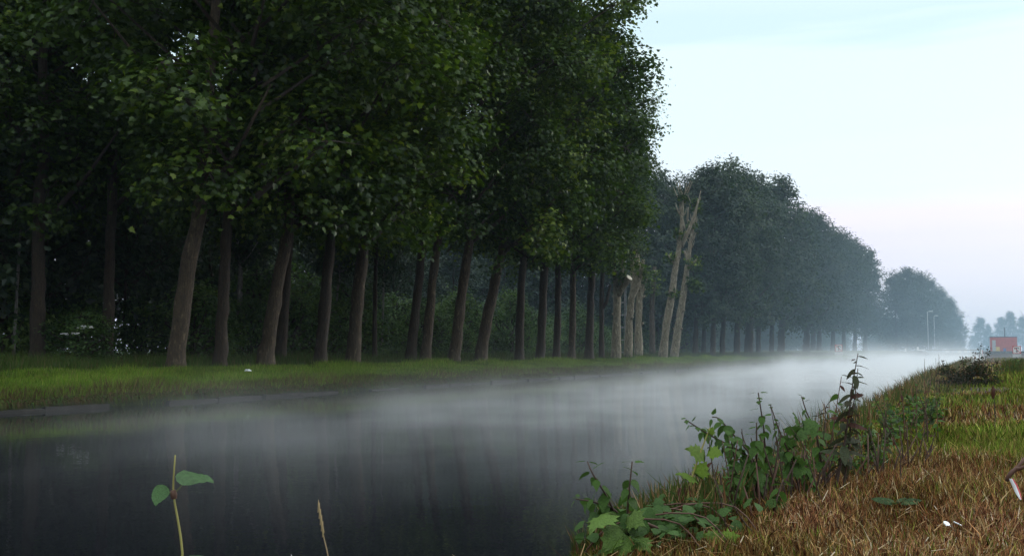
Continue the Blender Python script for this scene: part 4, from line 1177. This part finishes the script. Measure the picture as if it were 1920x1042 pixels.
# dry dock spike in the grass
b0 = grounded(1857, 9.5); t = empty('dock_spike', b0); tag(t, 'short dark dock spike with a brown seed tip in the grass', 'weed')
pts = curve([b0, b0 + Vector((.01, 0, .22)), b0 + Vector((0, 0, .42))], 6); stem(t, b0, pts, .006, .004, 'stem_d', 6)
sp = MB(); sp.tube([Vector((0, 0, .36)), Vector((0, 0, .40)), Vector((.005, 0, .45)), Vector((0, 0, .49))], [.008, .018, .016, .003], 8, wob=.5); sp.build('seed_tip', M['rust'], t)

# ------------------------------------------------------------------ litter on the near bank
b0 = grounded(1893, 5.0)
lt = MB()
A = [at(1885, 893, 5.0), at(1891, 905, 5.0), at(1896, 918, 5.0), at(1901, 931, 4.98)]
W_ = Vector((cyw, sy, 0)) * .011
prof_ = [(-1, 0), (-.3, .008), (.4, .006), (1, -.004)]
for th in (0, .003):
    lt.v += [tuple(p - b0 + W_ * u * (1.0, 1.3, 1.2, .5)[i] + Vector((0, -w - th, 0))) for i, p in enumerate(A) for u, w in prof_]
for s0, fl in ((0, 1), (16, -1)):
    for i in range(3):
        for j in range(3):
            f = (s0 + i * 4 + j, s0 + i * 4 + j + 1, s0 + (i + 1) * 4 + j + 1, s0 + (i + 1) * 4 + j)
            lt.f.append(f if fl > 0 else f[::-1]); lt.m.append(1 if j == 2 else 0)
lo = lt.build('plastic_strip', [M['plastic'], M['red']], None, b0, smooth=True); tag(lo, 'torn strip of white plastic with a red edge stuck in the grass', 'litter')
sm = MB(); sm.tube(curve([at(1876, 897, 5.02), at(1886, 882, 5.0), at(1897, 873, 5.0), at(1906, 862, 5.0), at(1917, 849, 5.02)], 10), [.009, .013, .012, .011, .011, .010, .010, .009, .009, .008, .006], 7, wob=.25, seed=4)
tag(sm.build('broken_branch', M['stem_r'], smooth=True), 'broken reddish brown branch lying above the white plastic strip', 'branch')
br = bpy.data.objects['broken_branch']
s2 = MB(); s2.tube(curve([at(1894, 876, 5.0), at(1904, 874, 4.97), at(1914, 868, 4.95)], 6), [.008, .010, .010, .009, .008, .006, .004], 7, wob=.25); s2.build('side_branch', M['stem_r'], br, smooth=True)
for i, (px, py, lab) in enumerate([(1764, 990, 'pale curled scrap in the stubble, larger of the two'), (1783, 992, 'small white curled scrap beside the larger one in the stubble')]):
    p = at(px, py, 4.15); p.z = gz(p.x, p.y) + .06
    cm = MB(); pr = [(math.cos(a) * .010, math.sin(a) * .008) for a in np.linspace(.2, 3.9 - i, 7)]
    vv = []
    for zz, sc_ in ((-.010, .8), (.004, 1), (.012, .9)): vv += [(u * sc_, zz, w * sc_) for u, w in pr]
    cm.add(vv, [(r0 * 7 + j, r0 * 7 + j + 1, (r0 + 1) * 7 + j + 1, (r0 + 1) * 7 + j) for r0 in range(2) for j in range(6)])
    o = cm.build('paper_scrap', M['plastic'], None, p, (.4, .3, i + .5), smooth=True); tag(o, lab, 'litter'); o.scale = (1.2, 1.5, .55)
    md = o.modifiers.new('thick', 'SOLIDIFY'); md.thickness = .002
p = row(466, -23.4); s_ = MB(); s_.box((0, 0, .05), (.11, .05, .035), taper=.6); s_.box((.1, .02, .04), (.05, .03, .02), taper=.5)
tag(s_.build('paper_scrap', M['plastic'], None, (p.x, p.y, gz(p.x, p.y) + .06)), 'small white scrap lying on the mown far verge', 'litter')

# ------------------------------------------------------------------ concrete lattice poles behind the trunks
def lattice(label, px, X, ztop, w):
    b = row(px, X); g = gz(b.x, b.y)
    t = empty('lattice_pole', (b.x, b.y, g), R(YAW)); tag(t, label, 'pole', 'concrete lattice poles behind the trees')
    for s_ in (-1, 1):
        m_ = MB(); m_.box((s_ * w / 2, 0, ztop / 2 - .2), (.045, .09, ztop / 2 + .2)); m_.build('rail', M['concrete'], t)
    rm = MB(); rm.box((0, 0, 0), (w / 2 - .047, .07, .05)); rme = rm.mesh('rung', M['concrete'])
    z = .5
    while z < ztop: link('rung', rme, t, (0, 0, z)); z += 1.02
    cp = MB(); cp.box((0, 0, ztop + .06), (w / 2 + .06, .10, .055)); cp.build('cap', M['concrete'], t)
    wr = MB(); wr.tube([(w / 2 + .09, -.11, .2), (w / 2 + .09, -.11, ztop - .3)], [.018, .018], 6); wr.build('cable_pipe', M['steel'], t)
lattice('concrete lattice pole with ladder-like openings behind the sawn pale trunk', 1167, -27, 10.0, .42)
lattice('concrete lattice pole in the mist among the second tree group', 1410, -28.5, 8.6, .42)

# ------------------------------------------------------------------ no-anchoring signs
def anchor_sign(label, pos, size, posth, plates, facing):
    t = empty('waterway_sign', pos, facing); tag(t, label, 'sign', 'no anchoring signs before the lock')
    z0 = posth
    for s_ in (-1, 1):
        p_ = MB(); p_.tube([(s_ * size * .3, .04, -.3), (s_ * size * .3, .04, z0 + size * .9)], [.03, .03], 8); p_.build('post', M['steel'], t)
    h_ = size / 2; zc = z0 + h_ + .3
    b_ = MB(); b_.box((0, 0, zc), (h_, .018, h_)); b_.build('panel', M['white'], t)
    f_ = MB(); bw = size * .035
    f_.box((0, -.021, zc + h_ - bw), (h_, .004, bw)); f_.box((0, -.021, zc - h_ + bw), (h_, .004, bw))
    f_.box((h_ - bw, -.021, zc), (bw, .004, h_ - 2 * bw)); f_.box((-h_ + bw, -.021, zc), (bw, .004, h_ - 2 * bw)); f_.build('red_border', M['red'], t)
    # anchor upside down: arc with flukes on top, shank, stock and ring below
    a_ = MB(); arc = [(math.cos(q_) * h_ * .58, -.024, zc + h_ * .10 + math.sin(q_) * h_ * .48) for q_ in np.linspace(.25, math.pi - .25, 11)]
    for i in range(10):
        p0, p1 = Vector(arc[i]), Vector(arc[i + 1]); dv = p1 - p0
        a_.box((p0 + p1) / 2, (dv.length / 2 * 1.05, .003, h_ * .075), rot=Matrix.Rotation(-math.atan2(dv.z, dv.x), 3, 'Y'))
    a_.box((0, -.0235, zc), (h_ * .075, .003, h_ * .58)); a_.box((0, -.0235, zc - h_ * .36), (h_ * .30, .0035, h_ * .06)); a_.box((0, -.0232, zc - h_ * .62), (h_ * .12, .0038, h_ * .09))
    a_.build('anchor_symbol', M['black'], t)
    d_ = MB(); d_.box((0, -.031, zc), (h_ * 1.22, .003, h_ * .07), rot=Matrix.Rotation(R(45), 3, 'Y')); d_.build('red_diagonal', M['red'], t)
    for i, (dz, hh, ww) in enumerate(plates):
        b_ = MB(); b_.box((0, 0, z0 + dz), (h_ * ww, .016, hh)); po = b_.build('plate', M['white'], t)
        l_ = MB(); l_.box((0, -.0185, z0 + dz), (h_ * ww * .85, .0025, hh * .18)); l_.build('legend_line', M['black'], po)
p = at(1571, 667, 112); pz = gz(p.x, p.y)
anchor_sign('white sign with a black upturned anchor and red slash on the far bank', (p.x, p.y, pz), .78, max(.25, p.z - pz + .2), [(.02, .10, 1.1), (.19, .05, 1.2)], R(4))
p = at(1904, 672, 100); pz = gz(p.x, p.y)
anchor_sign('white anchor sign standing in the tall grass below the red hut', (p.x, p.y, pz), .76, max(.2, p.z - pz + .2), [(.0, .10, 1.0), (.19, .05, 1.0)], R(0))

# ------------------------------------------------------------------ the lock
YL = 166.0
lk = empty('lock_wall', (0, YL, 0)); tag(lk, 'concrete lock head walls on both sides of the gate', 'lock wall')
w_ = MB(); w_.box((-10.6, 3, .25), (1.6, 3.2, 1.24)); w_.build('wall_block', M['concrete'], lk)
w_ = MB(); w_.box((1.4, 3, .25), (2.2, 3.2, 1.22)); w_.build('wall_block', M['concrete'], lk)
w_ = MB(); w_.box((8.6, 3.4, .30), (4.9, 2.8, 1.15)); w_.build('wall_block', M['dark_steel'], lk)
gt = empty('lock_gate', (-4.9, YL - .5, 0)); tag(gt, 'dark lock gate with white boards under a thin handrail', 'gate')
for s_ in (-1, 1):
    g_ = MB(); g_.box((s_ * 2.02, .25, .2), (2.0, .16, .95)); lf = g_.build('gate_leaf', M['dark_steel'], gt)
    for j in range(3):
        b_ = MB(); b_.box((s_ * (.55 + j * 1.3), .06, .2), (.07, .03, .9)); b_.build('rib', M['dark_steel'], lf)
wk = MB(); wk.box((0, .2, 1.19), (4.1, .35, .035)); wk.build('walkway', M['steel'], gt)
hr = MB(); hr.tube([(-4.1, -.1, 1.62), (4.1, -.1, 1.62)], [.06, .06], 6); hr.build('handrail', M['dark_steel'], gt)
for j in range(9):
    p_ = MB(); p_.tube([(-4 + j, -.1, 1.22), (-4 + j, -.1, 1.6)], [.025, .025], 6); p_.build('baluster', M['dark_steel'], gt)
for x_, hw in ((.2, .28), (1.0, .14), (1.9, .28), (2.75, .22), (3.3, .08)):
    b_ = MB(); b_.box((x_ - .9, -.16, 1.38), (hw, .02, .14)); b_.build('white_board', M['white'], gt)
pp = empty('gate_post', (-.95, YL - 1.2, 0)); tag(pp, 'white post with a red edge at the end of the lock gate', 'post')
b_ = MB(); b_.box((0, 0, .7), (.14, .10, .95)); b_.build('shaft', M['white'], pp)
b_ = MB(); b_.box((.18, 0, .7), (.035, .09, .94)); b_.build('red_strip', M['red'], pp)
# red hut with mast
p = at(1880, 657, 176); hz = p.z - .12
ht = empty('red_hut', (p.x, p.y, hz), R(2)); tag(ht, 'red corrugated hut with a roof mast beside the lock', 'hut')
hw_, hd_, hh_ = 2.12, 1.3, 1.24
b_ = MB(); b_.box((0, hd_, hh_), (hw_, hd_, hh_)); b_.build('wall', M['hut_red'], ht)
for j in range(26):
    m_ = MB(); m_.box((-hw_ + .08 + j * (2 * hw_ - .16) / 25, -.02, hh_), (.035, .018, hh_ - .08)); m_.build('rib', M['hut_red'], ht)
b_ = MB(); b_.box((0, hd_, 2 * hh_ + .05), (hw_ + .05, hd_ + .06, .05)); b_.build('roof', M['dark_steel'], ht)
b_ = MB(); b_.box((-1.55, -.06, 1.0), (.28, .02, .98)); dr_ = b_.build('door', M['hut_grey'], ht)
b_ = MB(); b_.box((-1.35, -.10, .95), (.03, .02, .06)); b_.build('handle', M['black'], dr_)
b_ = MB(); b_.box((-.98, -.06, .42), (.32, .02, .36)); b_.build('yellow_board', M['hut_yellow'], ht)
b_ = MB(); b_.box((.12, -.06, .30), (.22, .02, .26)); b_.build('blue_board', M['hut_blue'], ht)
b_ = MB(); b_.tube([(.25, 1, 2 * hh_ + .1), (.25, 1, 2 * hh_ + 1.75)], [.09, .06], 8); b_.build('mast', M['dark_steel'], ht)
# lamp posts
for (px, ytop, d, lab) in [(1739, 585, 215, 'taller lamp post with a short arm before the hazy clump'), (1751, 593, 235, 'fainter second lamp post behind the taller one')]:
    p = at(px, 658, d); g = gz(p.x, p.y); zt = EYE + (658 - ytop) / F * d - g
    t = empty('lamp_post', (p.x, p.y, g)); tag(t, lab, 'lamp post', 'lamp posts at the lock')
    m_ = MB(); m_.tube([(0, 0, -.2), (0, 0, zt * .5), (0, 0, zt)], [.11, .085, .06], 10); m_.build('pole', M['steel'], t, smooth=True)
    m_ = MB(); m_.tube([(-.15, 0, zt - .1), (.15, 0, zt + .12), (.5, 0, zt + .2)], [.05, .05, .045], 8); m_.build('arm', M['steel'], t, smooth=True)
    m_ = MB(); m_.box((.55, 0, zt + .2), (.42, .16, .09), taper=.75); hd = m_.build('lamp_head', M['steel'], t)
    m_ = MB(); m_.box((.58, 0, zt + .10), (.32, .12, .02)); m_.build('lens', M['lamp_glass'], hd)
for (px, py, d, w, h_, lab) in [(1719, 656, 150, .35, .55, 'white mooring post near the lamp posts'), (1727, 656, 152, .9, .16, 'low white beam beside the white mooring post'), (1696, 658, 140, .22, .45, 'small white bollard on the misty far bank')]:
    p = at(px, py, d); g = gz(p.x, p.y)
    m_ = MB(); m_.box((0, 0, .4), (w / 2 * .7, .12, max(.3, p.z - g) * .5 + .1)); m_.box((0, 0, max(.5, p.z - g) + h_ / 2), (w / 2, .16, h_ / 2), taper=.8)
    tag(m_.build('mooring_post' if h_ > .2 else 'white_beam', M['white'], None, (p.x, p.y, g - .05)), lab, 'bollard' if h_ > .2 else 'beam')

# ------------------------------------------------------------------ mist and haze
def mist_mat():
    m = bpy.data.materials.new('canal_mist'); m.use_nodes = True
    t = m.node_tree; t.nodes.clear(); n = t.nodes.new; l = t.links.new
    o = n('ShaderNodeOutputMaterial')
    g = n('ShaderNodeNewGeometry'); s_ = n('ShaderNodeSeparateXYZ'); l(g.outputs['Position'], s_.inputs[0])
    def M2(op, a, b_=None, c_=None):
        q_ = n('ShaderNodeMath'); q_.operation = op
        for i, v in enumerate((a, b_, c_)):
            if v is None: continue
            if isinstance(v, (int, float)): q_.inputs[i].default_value = v
            else: l(v, q_.inputs[i])
        return q_.outputs[0]
    def MR(v, a, b_, c_, d_, sm=True):
        q_ = n('ShaderNodeMapRange'); q_.interpolation_type = 'SMOOTHSTEP' if sm else 'LINEAR'
        q_.inputs['From Min'].default_value = a; q_.inputs['From Max'].default_value = b_; q_.inputs['To Min'].default_value = c_; q_.inputs['To Max'].default_value = d_
        l(v, q_.inputs['Value']); return q_.outputs[0]
    X, Y, Z = s_.outputs
    mp_ = n('ShaderNodeMapping'); mp_.inputs['Scale'].default_value = (.42, .28, .5)
    l(g.outputs['Position'], mp_.inputs[0])
    nz_ = n('ShaderNodeTexNoise'); nz_.inputs['Scale'].default_value = 1.0; nz_.inputs['Detail'].default_value = 3.0
    l(mp_.outputs[0], nz_.inputs['Vector'])
    wis = MR(nz_.outputs['Fac'], .38, .66, .04, 2.2)
    hgt = M2('POWER', 2.718, M2('MULTIPLY', M2('MAXIMUM', Z, 0), MR(Y, 26, 105, -3.4, -2.0)))
    along = M2('ADD', MR(Y, 4.5, 18, .002, .085), MR(Y, 40, 95, 0, .20))
    side = M2('MULTIPLY', MR(X, -20.5, -9, 0, 1), MR(X, -2.4, .3, 1, 0))
    top = M2('MULTIPLY', MR(Z, 4.5, 6.8, 1, 0), MR(Y, 118, 160, 1, .22))
    dens = M2('MULTIPLY', M2('MULTIPLY', M2('MULTIPLY', wis, hgt), M2('MULTIPLY', along, side)), top)
    v = n('ShaderNodeVolumePrincipled'); v.inputs['Color'].default_value = (.91, .96, 1, 1); v.inputs['Anisotropy'].default_value = 0.5
    l(dens, v.inputs['Density']); l(v.outputs[0], o.inputs['Volume'])
    return m
mm = MB(); mm.box((-17, 95, 3.2), (17.9, 97, 3.7))
mist = mm.build('mist', mist_mat()); tag(mist, 'white morning mist drifting low over the canal water', 'mist', kind='stuff')
def fog_mat():
    m = bpy.data.materials.new('lofted_fog'); m.use_nodes = True
    t = m.node_tree; t.nodes.clear(); n = t.nodes.new; l = t.links.new
    o = n('ShaderNodeOutputMaterial')
    g = n('ShaderNodeNewGeometry'); s_ = n('ShaderNodeSeparateXYZ'); l(g.outputs['Position'], s_.inputs[0])
    def MR(v, a, b_, c_, d_):
        q_ = n('ShaderNodeMapRange'); q_.interpolation_type = 'SMOOTHSTEP'
        q_.inputs['From Min'].default_value = a; q_.inputs['From Max'].default_value = b_; q_.inputs['To Min'].default_value = c_; q_.inputs['To Max'].default_value = d_
        l(v, q_.inputs['Value']); return q_.outputs[0]
    def X2(a, b_):
        q_ = n('ShaderNodeMath'); q_.operation = 'MULTIPLY'; l(a, q_.inputs[0]); l(b_, q_.inputs[1]); return q_.outputs[0]
    X, Y, Z = s_.outputs
    d_ = X2(X2(MR(Y, 26, 120, 0, .0018), MR(Y, 440, 495, 1, 0)), X2(MR(X, -115, -85, 0, 1), MR(X, 10, 38, 1, 0)))
    d_ = X2(d_, MR(Z, 0, 29, 1.35, 0.0))
    v = n('ShaderNodeVolumePrincipled'); v.inputs['Color'].default_value = (.60, .82, 1, 1)
    l(d_, v.inputs['Density']); l(v.outputs[0], o.inputs['Volume'])
    return m
fb = MB(); fb.box((-38, 258, 14.2), (79, 241, 15.0))
tag(fb.build('fog_bank', fog_mat()), 'pale blue fog bank hanging among the far trees and the lock', 'fog', kind='stuff')
hm = bpy.data.materials.new('haze'); hm.use_nodes = True
t = hm.node_tree; t.nodes.clear(); o = t.nodes.new('ShaderNodeOutputMaterial'); v = t.nodes.new('ShaderNodeVolumePrincipled')
v.inputs['Color'].default_value = (.60, .82, 1, 1); v.inputs['Density'].default_value = .00014
t.links.new(v.outputs[0], o.inputs['Volume'])
hb = MB(); hb.box((0, 0, 14.5), (960, 960, 17.2))
tag(hb.build('haze', hm), 'thin bluish morning haze over the whole place', 'haze', kind='stuff')
